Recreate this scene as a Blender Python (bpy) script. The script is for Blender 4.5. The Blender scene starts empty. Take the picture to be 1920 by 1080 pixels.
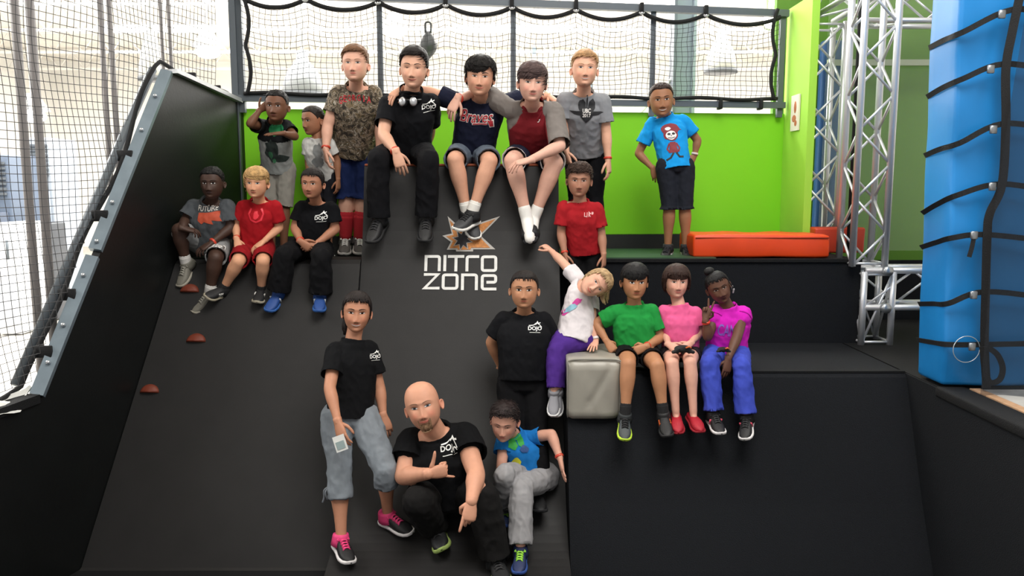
import bpy, bmesh, math, random
import numpy as np
from mathutils import Vector, Matrix, noise
from mathutils.bvhtree import BVHTree
from mathutils.geometry import tessellate_polygon
random.seed(7)
C = bpy.context.scene.collection
SC = bpy.context.scene
CZ = 2.30                      # eye height of the photographer above the lower floor
F0 = 1500.0
PITCH = math.asin(0.1237)
# ---------------------------------------------------------------- camera, world, exposure, big lights
cam_d = bpy.data.cameras.new('camera'); cam = bpy.data.objects.new('camera', cam_d); C.objects.link(cam)
cam_d.sensor_width = 36; cam_d.lens = F0/1920*36; cam_d.clip_end = 200
cam.location = (0, 0, CZ); cam.rotation_euler = (math.pi/2-PITCH, 0, 0)
SC.camera = cam
w = bpy.data.worlds.new('world'); SC.world = w; w.use_nodes = True
w.node_tree.nodes['Background'].inputs[0].default_value = (1.0, 0.98, 0.95, 1)
w.node_tree.nodes['Background'].inputs[1].default_value = 0.6
SC.view_settings.view_transform = 'Standard'; SC.view_settings.look = 'None'
SC.view_settings.gamma = 1; SC.view_settings.use_curve_mapping = False
SC.view_settings.exposure = 0.0
def area(name, loc, rot, sx, sy, power, col=(1, 1, 1)):
    l = bpy.data.lights.new(name, 'AREA'); l.shape = 'RECTANGLE'; l.size = sx; l.size_y = sy
    l.energy = power; l.color = col
    o = bpy.data.objects.new(name, l); C.objects.link(o); o.location = loc; o.rotation_euler = rot
    return o
area('ceiling_lamps_front', (1.3, 1.8, 6.6), (math.radians(18), 0, 0), 3.6, 3.0, 400, (1, .97, .93))
area('ceiling_lamps_hall', (0, 19, 6.6), (0, 0, 0), 26, 16, 11000, (1, .985, .96))
area('ceiling_lamps_back', (0.6, 8.2, 5.8), (math.radians(-35), 0, 0), 4.0, 1.2, 220, (1, .98, .95))
area('ceiling_lamps_left', (-8.5, 6, 6.4), (0, 0, 0), 4, 10, 1500, (1, .985, .96))

# ---------------------------------------------------------------- helpers
def lin(c):
    if isinstance(c, str):
        c = c.lstrip('#'); c = [int(c[i:i+2], 16)/255 for i in (0, 2, 4)]
    return tuple((x/12.92 if x <= .04045 else ((x+.055)/1.055)**2.4) for x in c)
def ray(px, py):
    u = (px-960)/F0; v = (540-py)/F0; c = math.cos(PITCH); s = math.sin(PITCH)
    return Vector((u, c+v*s, -s+v*c))
CAM = Vector((0, 0, CZ))
def P(px, py, Y):
    d = ray(px, py); return CAM+d*(Y/d.y)
def topx(p):
    q = p-CAM; c = math.cos(PITCH); s = math.sin(PITCH)
    d = q.y*c-q.z*s; u = q.x; v = q.y*s+q.z*c
    return (960+F0*u/d, 540-F0*v/d)
def ppm(Y): return F0/Y
def solve(parent, px, py, L, sign):
    d = ray(px, py).normalized(); q = parent-CAM; b = q.dot(d); cc = q.length_squared-L*L
    disc = b*b-cc
    if disc <= 0: return CAM+d*b
    return CAM+d*(b+sign*math.sqrt(disc))
MATS = {}
def mat(name, col, rough=.85, metal=0, bump=0, bscale=60, var=0, vscale=8, attr=None, alpha=None, coat=0, spec=.5, sheen=0, emit=None, estr=1, trans=0):
    if name in MATS: return MATS[name]
    m = bpy.data.materials.new(name); m.use_nodes = True; nt = m.node_tree; b = nt.nodes['Principled BSDF']
    col = lin(col); b.inputs['Base Color'].default_value = (*col, 1); b.inputs['Roughness'].default_value = rough
    b.inputs['Metallic'].default_value = metal; b.inputs['Specular IOR Level'].default_value = spec
    if coat: b.inputs['Coat Weight'].default_value = coat
    if sheen: b.inputs['Sheen Weight'].default_value = sheen
    if trans: b.inputs['Transmission Weight'].default_value = trans
    if emit: b.inputs['Emission Color'].default_value = (*lin(emit), 1); b.inputs['Emission Strength'].default_value = estr
    src = None
    if attr:
        a = nt.nodes.new('ShaderNodeAttribute'); a.attribute_name = attr; src = a.outputs['Color']
        nt.links.new(src, b.inputs['Base Color'])
    tc = nt.nodes.new('ShaderNodeTexCoord')
    if var:
        n = nt.nodes.new('ShaderNodeTexNoise'); n.inputs['Scale'].default_value = vscale; n.inputs['Detail'].default_value = 5
        nt.links.new(tc.outputs['Object'], n.inputs['Vector'])
        mr = nt.nodes.new('ShaderNodeMapRange'); mr.inputs['From Min'].default_value = .3; mr.inputs['From Max'].default_value = .7
        mr.inputs['To Min'].default_value = 1-var; mr.inputs['To Max'].default_value = 1+var
        nt.links.new(n.outputs['Fac'], mr.inputs['Value'])
        mx = nt.nodes.new('ShaderNodeVectorMath'); mx.operation = 'SCALE'
        if src: nt.links.new(src, mx.inputs[0])
        else: mx.inputs[0].default_value = col
        nt.links.new(mr.outputs[0], mx.inputs['Scale']); nt.links.new(mx.outputs[0], b.inputs['Base Color'])
    if bump:
        n = nt.nodes.new('ShaderNodeTexNoise'); n.inputs['Scale'].default_value = bscale; n.inputs['Detail'].default_value = 4
        nt.links.new(tc.outputs['Object'], n.inputs['Vector'])
        bp = nt.nodes.new('ShaderNodeBump'); bp.inputs['Strength'].default_value = bump; bp.inputs['Distance'].default_value = .01
        nt.links.new(n.outputs['Fac'], bp.inputs['Height']); nt.links.new(bp.outputs[0], b.inputs['Normal'])
    if name.startswith('cloth'):
        b.inputs['Specular IOR Level'].default_value = .2
        n2 = nt.nodes.new('ShaderNodeTexNoise'); n2.inputs['Scale'].default_value = 9; n2.inputs['Detail'].default_value = 1.2; n2.inputs['Distortion'].default_value = .8
        mp = nt.nodes.new('ShaderNodeMapping'); mp.inputs['Scale'].default_value = (1.3, 1.3, .7); mp.inputs['Rotation'].default_value = (0, .5, .3)
        nt.links.new(tc.outputs['Object'], mp.inputs['Vector']); nt.links.new(mp.outputs[0], n2.inputs['Vector'])
        b2 = nt.nodes.new('ShaderNodeBump'); b2.inputs['Strength'].default_value = .4; b2.inputs['Distance'].default_value = .02
        nt.links.new(n2.outputs['Fac'], b2.inputs['Height'])
        if bump: nt.links.new(b2.outputs[0], bp.inputs['Normal'])
        else: nt.links.new(b2.outputs[0], b.inputs['Normal'])
    if alpha is not None: b.inputs['Alpha'].default_value = alpha
    MATS[name] = m; return m
def mk(name, V, F, m, parent=None, off=(0, 0, 0), cols=None, smooth=True, fix=False):
    me = bpy.data.meshes.new(name)
    V = np.asarray([tuple(v) for v in V] if not isinstance(V, np.ndarray) else V, dtype=float)
    off = np.array(tuple(off))
    me.from_pydata((V-off).tolist(), [], [tuple(int(i) for i in f) for f in F])
    if fix:
        bm = bmesh.new(); bm.from_mesh(me); bmesh.ops.recalc_face_normals(bm, faces=bm.faces); bm.to_mesh(me); bm.free()
    if cols is not None:
        a = me.color_attributes.new('Col', 'FLOAT_COLOR', 'POINT')
        a.data.foreach_set('color', np.hstack([np.asarray(cols, dtype=float)[:, :3], np.ones((len(V), 1))]).ravel())
    if smooth: me.shade_smooth()
    me.materials.append(m); o = bpy.data.objects.new(name, me); C.objects.link(o)
    if parent: o.parent = parent
    return o
def tag(o, label=None, cat=None, group=None, kind=None):
    if label: o['label'] = label
    if cat: o['category'] = cat
    if group: o['group'] = group
    if kind: o['kind'] = kind
    return o
class Thing:
    def __init__(s, name, base, label, cat, group=None):
        s.o = bpy.data.objects.new(name, None); C.objects.link(s.o); s.b = Vector(base); s.o.location = s.b
        s.o.empty_display_size = .1
        tag(s.o, label, cat, group)
    def part(s, name, V, F, m, parent=None, cols=None, smooth=True, fix=False, label=None):
        o = mk(name, V, F, m, parent or s.o, s.b, cols, smooth, fix)
        if label: o['label'] = label
        return o
def join(*ps):
    V = []; F = []; k = 0
    for v, f in ps:
        V += [Vector(x) for x in v]; F += [tuple(i+k for i in q) for q in f]; k += len(v)
    return V, F
def loft(cs, xs, ys, rx, ry, n=14, power=2.0, caps=True):
    V = []; F = []; m = len(cs)
    for i in range(m):
        X = xs[i] if isinstance(xs, list) else xs; Yv = ys[i] if isinstance(ys, list) else ys
        for k in range(n):
            a = 2*math.pi*k/n; ca, sa = math.cos(a), math.sin(a)
            e = 2/power
            V.append(cs[i]+X*(rx[i]*math.copysign(abs(ca)**e, ca))+Yv*(ry[i]*math.copysign(abs(sa)**e, sa)))
    for i in range(m-1):
        for k in range(n):
            k2 = (k+1) % n; F.append((i*n+k, i*n+k2, (i+1)*n+k2, (i+1)*n+k))
    if caps:
        V.append(cs[0]); V.append(cs[-1]); a = len(V)-2; b = a+1
        for k in range(n):
            k2 = (k+1) % n; F.append((a, k2, k)); F.append((b, (m-1)*n+k, (m-1)*n+k2))
    return V, F
def frames(pts, ref=None):
    pts = [Vector(p) for p in pts]; T = []
    for i in range(len(pts)):
        a = pts[max(0, i-1)]; b = pts[min(len(pts)-1, i+1)]; t = (b-a)
        T.append(t.normalized() if t.length > 1e-9 else Vector((0, 0, 1)))
    r = Vector(ref) if ref else (Vector((0, 0, 1)) if abs(T[0].z) < .9 else Vector((1, 0, 0)))
    X = (r.cross(T[0])).normalized(); xs = [X]
    for t in T[1:]:
        X = (X-t*X.dot(t))
        X = X.normalized() if X.length > 1e-6 else xs[-1]; xs.append(X)
    ys = [T[i].cross(xs[i]).normalized() for i in range(len(pts))]
    return pts, xs, ys
def tube(pts, r, n=8, ref=None, flat=1.0, caps=True, power=2.0):
    pts, xs, ys = frames(pts, ref)
    if not isinstance(r, (list, tuple)): r = [r]*len(pts)
    return loft(pts, xs, ys, list(r), [q*flat for q in r], n, power, caps)
def ball(c, r, n=12, m=8, sc=(1, 1, 1), M=None):
    V = [];F = []
    for i in range(1, m):
        a = math.pi*i/m
        for k in range(n):
            b = 2*math.pi*k/n; v = Vector((math.sin(a)*math.cos(b)*r*sc[0], math.sin(a)*math.sin(b)*r*sc[1], math.cos(a)*r*sc[2]))
            if M: v = M @ v
            V.append(c+v)
    t = Vector((0, 0, r*sc[2])); t = M @ t if M else t
    V.append(c+t); V.append(c-t); a = len(V)-2
    for i in range(m-2):
        for k in range(n):
            k2 = (k+1) % n; F.append((i*n+k, (i+1)*n+k, (i+1)*n+k2, i*n+k2))
    for k in range(n):
        k2 = (k+1) % n; F.append((a, k, k2)); F.append((a+1, (m-2)*n+k2, (m-2)*n+k))
    return V, F
def box(x0, x1, y0, y1, z0, z1):
    V = [Vector((x, y, z)) for x in (x0, x1) for y in (y0, y1) for z in (z0, z1)]
    return V, [(0, 1, 3, 2), (4, 6, 7, 5), (0, 4, 5, 1), (2, 3, 7, 6), (0, 2, 6, 4), (1, 5, 7, 3)]
def bevbox(x0, x1, y0, y1, z0, z1, b=.02, seg=3, cuts=0, amp=0, seed=0):
    bm = bmesh.new(); V, F = box(x0, x1, y0, y1, z0, z1)
    vs = [bm.verts.new(v) for v in V]
    for f in F: bm.faces.new([vs[i] for i in f])
    bmesh.ops.recalc_face_normals(bm, faces=bm.faces)
    bmesh.ops.bevel(bm, geom=list(bm.edges), offset=b, segments=seg, affect='EDGES', profile=.5)
    if cuts:
        for ax in range(3):
            lo = (x0, y0, z0)[ax]; hi = (x1, y1, z1)[ax]; n = max(1, int((hi-lo)/cuts))
            for i in range(1, n):
                c = [0, 0, 0]; c[ax] = lo+(hi-lo)*i/n; nn = [0, 0, 0]; nn[ax] = 1
                bmesh.ops.bisect_plane(bm, geom=bm.verts[:]+bm.edges[:]+bm.faces[:], plane_co=c, plane_no=nn)
        bm.normal_update()
        for v in bm.verts:
            v.co += v.normal*amp*noise.noise(v.co*5+Vector((seed, 0, 0)))
    bm.verts.index_update(); V = [v.co.copy() for v in bm.verts]; F = [tuple(v.index for v in f.verts) for f in bm.faces]; bm.free()
    return V, F
def prism(profile, x0, x1):            # profile of (y,z), extruded along x
    n = len(profile); V = [Vector((x0, y, z)) for y, z in profile]+[Vector((x1, y, z)) for y, z in profile]
    F = [(i, (i+1) % n, (i+1) % n+n, i+n) for i in range(n)]+[tuple(range(n-1, -1, -1)), tuple(range(n, 2*n))]
    return V, F
def remesh(V, F, vox, it=4, fac=.6):
    me = bpy.data.meshes.new('tmp'); me.from_pydata([tuple(v) for v in V], [], [tuple(f) for f in F])
    bm = bmesh.new(); bm.from_mesh(me); bmesh.ops.recalc_face_normals(bm, faces=bm.faces); bm.to_mesh(me); bm.free()
    o = bpy.data.objects.new('tmp', me); C.objects.link(o)
    r = o.modifiers.new('r', 'REMESH'); r.mode = 'VOXEL'; r.voxel_size = vox
    if it: s = o.modifiers.new('s', 'SMOOTH'); s.factor = fac; s.iterations = it
    dg = bpy.context.evaluated_depsgraph_get(); e = o.evaluated_get(dg); m2 = bpy.data.meshes.new_from_object(e)
    n = len(m2.vertices); co = np.empty(n*3); m2.vertices.foreach_get('co', co); co = co.reshape(-1, 3)
    F2 = [tuple(p.vertices) for p in m2.polygons]
    bpy.data.objects.remove(o); bpy.data.meshes.remove(me); bpy.data.meshes.remove(m2)
    return co, F2
def cut_openings(V, F, ops, inset=.018):
    bm = bmesh.new(); vs = [bm.verts.new(v) for v in V]
    for f in F: bm.faces.new([vs[i] for i in f])
    for op in ops:
        c, ax, rad = op[:3]; hm = op[3] if len(op) > 3 else .9; full = hm < 0
        ax = ax.normalized()
        fs = []
        for f in bm.faces:
            q = f.calc_center_median()-c; h = q.dot(ax)
            if full: fs.append(f)
            elif -rad*.35 < h < rad*hm and (q-ax*h).length < rad: fs.append(f)
        if not fs: continue
        es = {e for f in fs for e in f.edges}; vv = {v for f in fs for v in f.verts}
        old = {e for e in bm.edges if e.is_boundary}
        bmesh.ops.bisect_plane(bm, geom=list(vv)+list(es)+fs, plane_co=c, plane_no=ax, clear_outer=True)
        nb = [e for e in bm.edges if e.is_boundary and e not in old and ((e.verts[0].co+e.verts[1].co)/2-c).length < rad*1.6]
        r = bmesh.ops.extrude_edge_only(bm, edges=nb)
        for g in r['geom']:
            if isinstance(g, bmesh.types.BMVert):
                d = g.co-c; d -= ax*d.dot(ax); g.co = g.co-ax*inset-d*.10
    bm.normal_update(); bm.verts.index_update()
    V2 = [v.co.copy() for v in bm.verts]; N = [v.normal.copy() for v in bm.verts]
    F2 = [tuple(v.index for v in f.verts) for f in bm.faces]; bm.free()
    return V2, F2, N
def bvh(V, F): return BVHTree.FromPolygons([Vector(v) for v in V], F)
def catmull(pts, k=6):
    pts = [Vector(p) for p in pts]; q = [pts[0]*2-pts[1]]+pts+[pts[-1]*2-pts[-2]]; out = []
    for i in range(1, len(q)-2):
        a, b, c, d = q[i-1:i+3]
        for j in range(k):
            t = j/k; out.append(.5*((2*b)+(c-a)*t+(2*a-5*b+4*c-d)*t*t+(-a+3*b-3*c+d)*t**3))
    out.append(pts[-1]); return out
# flat print laid onto a surface ------------------------------------------------
def lay(polys, cx, cy, surf, R, U, N, maxe=.012, off=.003):
    """polys: list of 2D polygons (metres, origin = print centre). Returns V,F lying on surf."""
    o = ray(cx, cy).normalized(); hit = surf.ray_cast(CAM, o)
    c0 = hit[0]
    if c0 is None: return None
    bm = bmesh.new()
    for poly in polys:
        if len(poly) < 3: continue
        p3 = [Vector((p[0], p[1], 0)) for p in poly]; vs = [bm.verts.new(p) for p in p3]
        for t in tessellate_polygon([p3]):
            try: bm.faces.new([vs[i] for i in t])
            except ValueError: pass
    for _ in range(6):
        es = [e for e in bm.edges if e.calc_length() > maxe]
        if not es: break
        bmesh.ops.subdivide_edges(bm, edges=es, cuts=1); bmesh.ops.triangulate(bm, faces=bm.faces)
    bm.verts.index_update(); V = []; 
    last = c0
    for v in bm.verts:
        q = c0+R*v.co.x+U*v.co.y+N*.25; h = surf.ray_cast(q, -N, .6)
        p = h[0] if h[0] is not None else c0+R*v.co.x+U*v.co.y
        V.append(p+N*off)
    F = [tuple(x.index for x in f.verts) for f in bm.faces]; bm.free()
    return V, F
def text_polys(txt, width=None, height=None, shear=0, spacing=1.0, offset=0.0):
    cu = bpy.data.curves.new('t', 'FONT'); cu.body = txt; cu.size = 1; cu.shear = shear; cu.align_x = 'CENTER'; cu.space_character = spacing
    cu.resolution_u = 3; cu.offset = offset
    o = bpy.data.objects.new('t', cu); C.objects.link(o); dg = bpy.context.evaluated_depsgraph_get()
    me = bpy.data.meshes.new_from_object(o.evaluated_get(dg))
    V = [v.co.copy() for v in me.vertices]; Fs = [tuple(p.vertices) for p in me.polygons]
    bpy.data.objects.remove(o); bpy.data.curves.remove(cu); bpy.data.meshes.remove(me)
    if not V: return []
    x0 = min(v.x for v in V); x1 = max(v.x for v in V); y0 = min(v.y for v in V); y1 = max(v.y for v in V)
    s = width/(x1-x0); sy = height/(y1-y0) if height else s
    return [[((V[i].x-(x0+x1)/2)*s, (V[i].y-(y0+y1)/2)*sy) for i in f] for f in Fs]
def stroke(pts, wd, closed=False):
    pts = [Vector((p[0], p[1])) for p in pts]; n = len(pts); L = []; Rr = []
    for i in range(n):
        if closed: a = pts[i-1]; b = pts[(i+1) % n]
        else: a = pts[max(0, i-1)]; b = pts[min(n-1, i+1)]
        d0 = (pts[i]-a); d1 = (b-pts[i])
        d0 = d0.normalized() if d0.length > 1e-9 else d1.normalized(); d1 = d1.normalized() if d1.length > 1e-9 else d0
        t = (d0+d1); t = t.normalized() if t.length > 1e-6 else d0
        nn = Vector((-t.y, t.x)); c = max(.5, nn.dot(Vector((-d0.y, d0.x))))
        L.append(pts[i]+nn*wd/2/c); Rr.append(pts[i]-nn*wd/2/c)
    out = []; rng = range(n if closed else n-1)
    for i in rng:
        j = (i+1) % n; out.append([tuple(L[i]), tuple(L[j]), tuple(Rr[j]), tuple(Rr[i])])
    return out
def rounded(pts, r, closed=False, sharp=()):
    out = []; n = len(pts); pts = [Vector((p[0], p[1])) for p in pts]
    for i, p in enumerate(pts):
        if (not closed and i in (0, n-1)) or i in sharp: out.append(tuple(p)); continue
        a = pts[i-1]; b = pts[(i+1) % n]; da = (a-p).normalized()*r; db = (b-p).normalized()*r
        for k in range(6):
            t = k/5; q = (p+da)*(1-t)**2+p*2*t*(1-t)+(p+db)*t*t; out.append(tuple(q))
    return out
# ---------------------------------------------------------------- the place
def Z(z): return z+CZ
def wallx(Y): return -2.16-(6.56-Y)*.24
def Yb(X): return 6.56+.1*(X+2.16)
black = mat('black_carpet', '#0d0e10', .8, bump=.5, bscale=220, var=.45, vscale=160, spec=.3)
blackb = mat('black_blue_carpet', '#090d13', .82, bump=.5, bscale=220, var=.5, vscale=170, spec=.3)
rampm = mat('black_skate_sheet', '#191818', .6, bump=.06, bscale=220, var=.14, vscale=6, spec=.4)
green = mat('green_paint', '#7ed016', .75, bump=.04, bscale=30)
lime = mat('lime_paint', '#a2dc45', .7)
olive = mat('olive_wall', '#5f8f2c', .7)
steel = mat('grey_steel', '#596066', .5, metal=.3)
alu = mat('aluminium', '#dcdee1', .38, metal=.6, bump=.05, bscale=40)
rope = mat('black_rope', '#101113', .85, bump=.4, bscale=200)
netm = mat('net_cord', '#3a3a3c', .8)
white = mat('white_paint', '#e8e6e2', .8)
pale = mat('pale_concrete', '#b9b5ae', .6, var=.1, vscale=1.5)
beige = mat('beige_deck', '#dcd8d0', .8, var=.05, vscale=2)

def struct(name, V, F, m, smooth=False, label=None):
    o = mk(name, V, F, m, smooth=smooth, fix=True); o['kind'] = 'structure'
    if label: o['label'] = label
    return o
# hall shell
struct('floor', *box(-18, 18, -3, 32, Z(-2.42), Z(-2.32)), pale)
struct('wall_back', *box(-18, 18, 32, 32.2, Z(-2.35), Z(4.9)), white)
struct('wall_left', *box(-18.2, -18, -3, 32, Z(-2.35), Z(4.9)), white)
struct('wall_right', *box(18, 18.2, -3, 32, Z(-2.35), Z(4.9)), white)
cl = struct('ceiling', *box(-18, 18, -3, 32.2, Z(4.9), Z(5.0)), beige)
# roof joists of the hall
for i, y in enumerate((8.5, 11, 13.5, 16, 19, 22, 25.5, 29)):
    T = Thing('roof_joist', (0, y, Z(4.2)), 'white open web roof joist crossing the hall, %s from the net' % ('nearest', 'second', 'third', 'fourth', 'fifth', 'sixth', 'seventh', 'farthest')[i], 'roof joist', 'roof joists')
    T.part('top_chord', *box(-17.9, 17.9, y-.05, y+.05, Z(4.75), Z(4.83)), white, smooth=False, fix=True)
    T.part('bottom_chord', *box(-17.9, 17.9, y-.05, y+.05, Z(4.15), Z(4.22)), white, smooth=False, fix=True)
    ps = []; x = -17.8
    while x < 17.6:
        ps.append(tube([(x, y, Z(4.18)), (x+.45, y, Z(4.8))], .022, 4)); ps.append(tube([(x+.45, y, Z(4.8)), (x+.9, y, Z(4.18))], .022, 4)); x += .9
    tag(T.part('web', *join(*ps), white), kind='stuff')
# glowing strips with a lamp look, added to brighten the hall
for i, (x, y) in enumerate([(-7, 10), (0, 10), (7, 10), (-8, 15), (0, 15.2), (8, 15), (-9, 21), (0, 21), (9, 21)]):
    T = Thing('added_strip_lamp', (x, y, Z(4.0)), 'long white strip lamp added under the hall ceiling, %s row, %s' % (('first', 'second', 'third')[i//3], ('left', 'middle', 'right')[i % 3]), 'added ceiling lamp', 'added strip lamps of the hall')
    T.part('housing', *box(x-1.5, x+1.5, y-.14, y+.14, Z(4.02), Z(4.1)), white, smooth=False, fix=True)
    for q in (-1.2, 1.2): T.part('rod', *tube([(x+q, y, Z(4.08)), (x+q, y, Z(4.9))], .012, 5), white)
    T.part('tube', *tube([(x-1.45, y, Z(3.98)), (x+1.45, y, Z(3.98))], .05, 8), mat('lamp_tube', '#ffffff', .5, emit='#ffffff', estr=6))
# hanging bell lamps seen through the net
for (px, py, Y, r, lab, dk) in [(568, 150, 13, .34, 'grey bell shaped lamp hanging from a long white rod behind the net', 0), (1352, 108, 14, .28, 'pale bell shaped lamp hanging behind the right bay of the net', 1), (285+0, 118, 12, .2, 'small pale bell lamp hanging far behind the left net', 1)]:
    c = P(px, py, Y); T = Thing('bell_lamp', c, lab, 'pendant lamp')
    v, f = tube([c+Vector((0, 0, .45)), c+Vector((0, 0, .30)), c+Vector((0, 0, .1)), c-Vector((0, 0, .2))], [.07, .1, r*.75, r], 16)
    T.part('shade', v, f, mat('lamp_grey' if not dk else 'lamp_pale', '#9a9da0' if not dk else '#cfcdc6', .5)); T.part('rod', *tube([c+Vector((0, 0, .4)), Vector((c.x, c.y, Z(4.8)))], .025, 6), white)
    T.part('rim', *tube([c-Vector((0, 0, .2)), c-Vector((0, 0, .26))], [r*1.02, r*1.02], 16), mat('lamp_rim', '#55585c', .6))
c = P(803, 84, 9.5); T = Thing('pendant_lamp', c, 'small dark diamond shaped lantern hanging above the two dark haired teens', 'pendant lamp')
T.part('housing', *tube([c+Vector((0, 0, .15)), c+Vector((0, 0, .09)), c, c-Vector((0, 0, .08)), c-Vector((0, 0, .16))], [.02, .07, .11, .085, .012], 8), mat('dark_lamp', '#2d2e31', .5))
T.part('hook', *tube(catmull([c+Vector((-.03, 0, .13)), c+Vector((-.03, 0, .24)), c+Vector((.03, 0, .24)), c+Vector((.03, 0, .13))], 4), .012, 6), mat('dark_lamp', '#2d2e31', .5))
T.part('cable', *tube([c+Vector((0, 0, .25)), Vector((c.x, c.y, Z(4.8)))], .006, 5), white)
c = P(1447, 38, 7.6); T = Thing('spot_lamp', c, 'round glaring spot lamp at the upper right corner of the net', 'lamp')
T.part('housing', *tube([c+Vector((0, .16, .04)), c+Vector((0, .02, 0))], [.05, .09], 14), white); T.part('rod', *tube([c+Vector((0, .16, .04)), Vector((c.x, c.y+.16, Z(4.9)))], .012, 5), white); T.part('bulb', *ball(c, .075, 14, 10), mat('glare', '#ffffff', .5, emit='#fff8ee', estr=22))
for (px, py, Y, nm) in [(390, 98, 16, 'round bright lamp glowing far behind the left net near the corner post'), (62, 218, 15, 'round bright lamp glowing above the grey cabinets at far left'), (740, 60, 18, 'round bright lamp glowing behind the second net bay')]:
    c = P(px, py, Y); T = Thing('high_bay_lamp', c, nm, 'lamp'); T.part('bulb', *ball(c, .2, 12, 8, (1.2, 1, .6)), mat('glare', '#ffffff', .5, emit='#fff8ee', estr=22)); T.part('reflector', *tube([c+Vector((0, 0, .1)), c+Vector((0, 0, .4))], [.3, .1], 14), white)
    T.part('rod', *tube([c+Vector((0, 0, .35)), Vector((c.x, c.y, Z(4.85)))], .02, 6), white)
# steel column behind the net
x = 1.86; T = Thing('steel_column', (x, 9, 0), 'grey blue steel building column behind the right bay of the net', 'column')
cm = mat('column_paint', '#8b96a3', .5)
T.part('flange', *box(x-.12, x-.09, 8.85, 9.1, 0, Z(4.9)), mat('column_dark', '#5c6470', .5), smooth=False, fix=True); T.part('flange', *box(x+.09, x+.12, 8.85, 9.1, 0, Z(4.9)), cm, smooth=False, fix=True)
T.part('web', *box(x-.09, x+.09, 8.96, 8.99, 0, Z(4.9)), cm, smooth=False, fix=True)
T.part('brace', *tube([(x-.1, 9, Z(.5)), (x-1.5, 9.2, Z(-1.2))], .03, 6), white); T.part('brace', *tube([(x-.1, 9, Z(1.2)), (x-1.1, 9.2, Z(.1))], .02, 6), white)
# shelving frame seen behind the blond boys
T = Thing('storage_rack', (.75, 13, 0), 'pale tall storage rack far behind the net beside the standing blond boy', 'rack')
for xx in (.35, 1.25): T.part('upright', *box(xx-.03, xx+.03, 12.97, 13.03, 0, Z(2.2)), cm, smooth=False, fix=True)
for k in range(9): T.part('shelf', *box(.3, 1.3, 12.8, 13.2, Z(-2+.5*k), Z(-1.96+.5*k)), beige, smooth=False, fix=True)
# equipment at far left
def cabinet(px0, px1, py0, Y, col, lab, louvre=False, door=None):
    a = P(px0, py0, Y); b_ = P(px1, py0, Y); m = mat('cab_'+col, col, .5)
    T = Thing('cabinet', ((a.x+b_.x)/2, Y, 0), lab, 'cabinet')
    T.part('body', *bevbox(a.x, b_.x, Y, Y+.9, .0, a.z, .03, 2), m, fix=True)
    w_ = b_.x-a.x
    if louvre:
        for j in range(7): T.part('louvre', *box(a.x+w_*.08, b_.x-w_*.08, Y-.05, Y, a.z-.16-j*.085, a.z-.12-j*.085), mat('louvre_dark', '#4c5259', .6), smooth=False, fix=True)
    if door:
        d = T.part('door', *bevbox(a.x+w_*.08, b_.x-w_*.08, Y-.05, Y+.01, .15, a.z-.95, .01, 1), mat('cab_'+door, door, .5), fix=True)
        T.part('handle', *tube([(b_.x-w_*.2, Y-.09, 1.2), (b_.x-w_*.2, Y-.09, 1.5)], .02, 6), steel, parent=d)
    return T
cabinet(34, 92, 258, 14.5, '#8d959f', 'tall grey blue cabinet with louvred top behind the left net', True, '#79828f')
cabinet(-60, 14, 290, 13.5, '#4d596b', 'dark blue tall cabinet at the far left edge of the hall', True, '#3f4a5c')
cabinet(-20, 26, 418, 12.5, '#dfe1e3', 'low white cabinet standing in front of the dark blue cabinet', False, '#c8ccd2')
cabinet(54, 68, 420, 13.5, '#2b2f36', 'narrow black cabinet in front of the grey blue one')
# the black foam floor in front
struct('floor', *box(-2.95, 2.62, -1, 6.6, Z(-2.34), Z(-2.30)), black)
# upper platform and ramps -------------------------------------------------
T = tag(mk('platform', *prism([(5.86, Z(-.53)), (6.54, Z(-.53)), (6.54, Z(-2.3)), (5.86, Z(-2.3))], -2.1, -1.07), black, fix=True, smooth=False), 'black upper platform behind the left ramp where two boys stand', 'platform')
def strip_solid(name, prof, x0, x1, m, label, cat, nx=6):
    n = len(prof); V = []; F = []
    for i in range(nx+1):
        x = x0+(x1-x0)*i/nx
        for (y, z) in prof: V.append(Vector((x, y, z)))
    for i in range(nx):
        for k in range(n):
            k2 = (k+1) % n; F.append((i*n+k, i*n+k2, (i+1)*n+k2, (i+1)*n+k))
    F.append(tuple(range(n-1, -1, -1))); F.append(tuple(nx*n+k for k in range(n)))
    o = mk(name, V, F, m, smooth=False, fix=True); tag(o, label, cat); return o, V, F
lp = [(5.87, Z(-.50)), (5.66, Z(-.503)), (5.625, Z(-.53)), (4.62, Z(-2.29)), (4.60, Z(-2.3)), (5.87, Z(-2.3))]
lramp, LV, LF = strip_solid('ramp', lp, -2.38, -1.072, rampm, 'steep plain black ramp at left on whose top three children sit', 'ramp')
# widen the ramp towards the camera to meet the flaring side wall
me = lramp.data
for v in me.vertices:
    if v.co.x < -2.3: v.co.x = wallx(v.co.y)+.005
cur = catmull([(0, 5.85, Z(.157)), (0, 5.70, Z(-.40)), (0, 5.41, Z(-1.0)), (0, 5.08, Z(-1.55)), (0, 4.84, Z(-1.87)), (0, 4.55, Z(-2.1)), (0, 4.2, Z(-2.21)), (0, 3.75, Z(-2.27)), (0, 3.2, Z(-2.298))], 6)
cp = [(v.y, v.z) for v in cur]+[(6.3, Z(-2.3)), (6.3, Z(.157))]
wramp, WV, WF = strip_solid('ramp', cp, -1.068, .336, rampm, 'tall curved black warped wall ramp in the middle with white lettering', 'ramp')
wsurf = BVHTree.FromPolygons(WV, WF)
WT = Thing('edge_pad', (-.36, 5.86, Z(.16)), 'thin orange brown padded strip along the top edge of the middle ramp', 'pad')
WT.part('pad', *bevbox(-1.066, .334, 5.845, 6.29, Z(.158), Z(.176), .006, 2), mat('orange_strip', '#8a4020', .7), fix=True)
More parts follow.
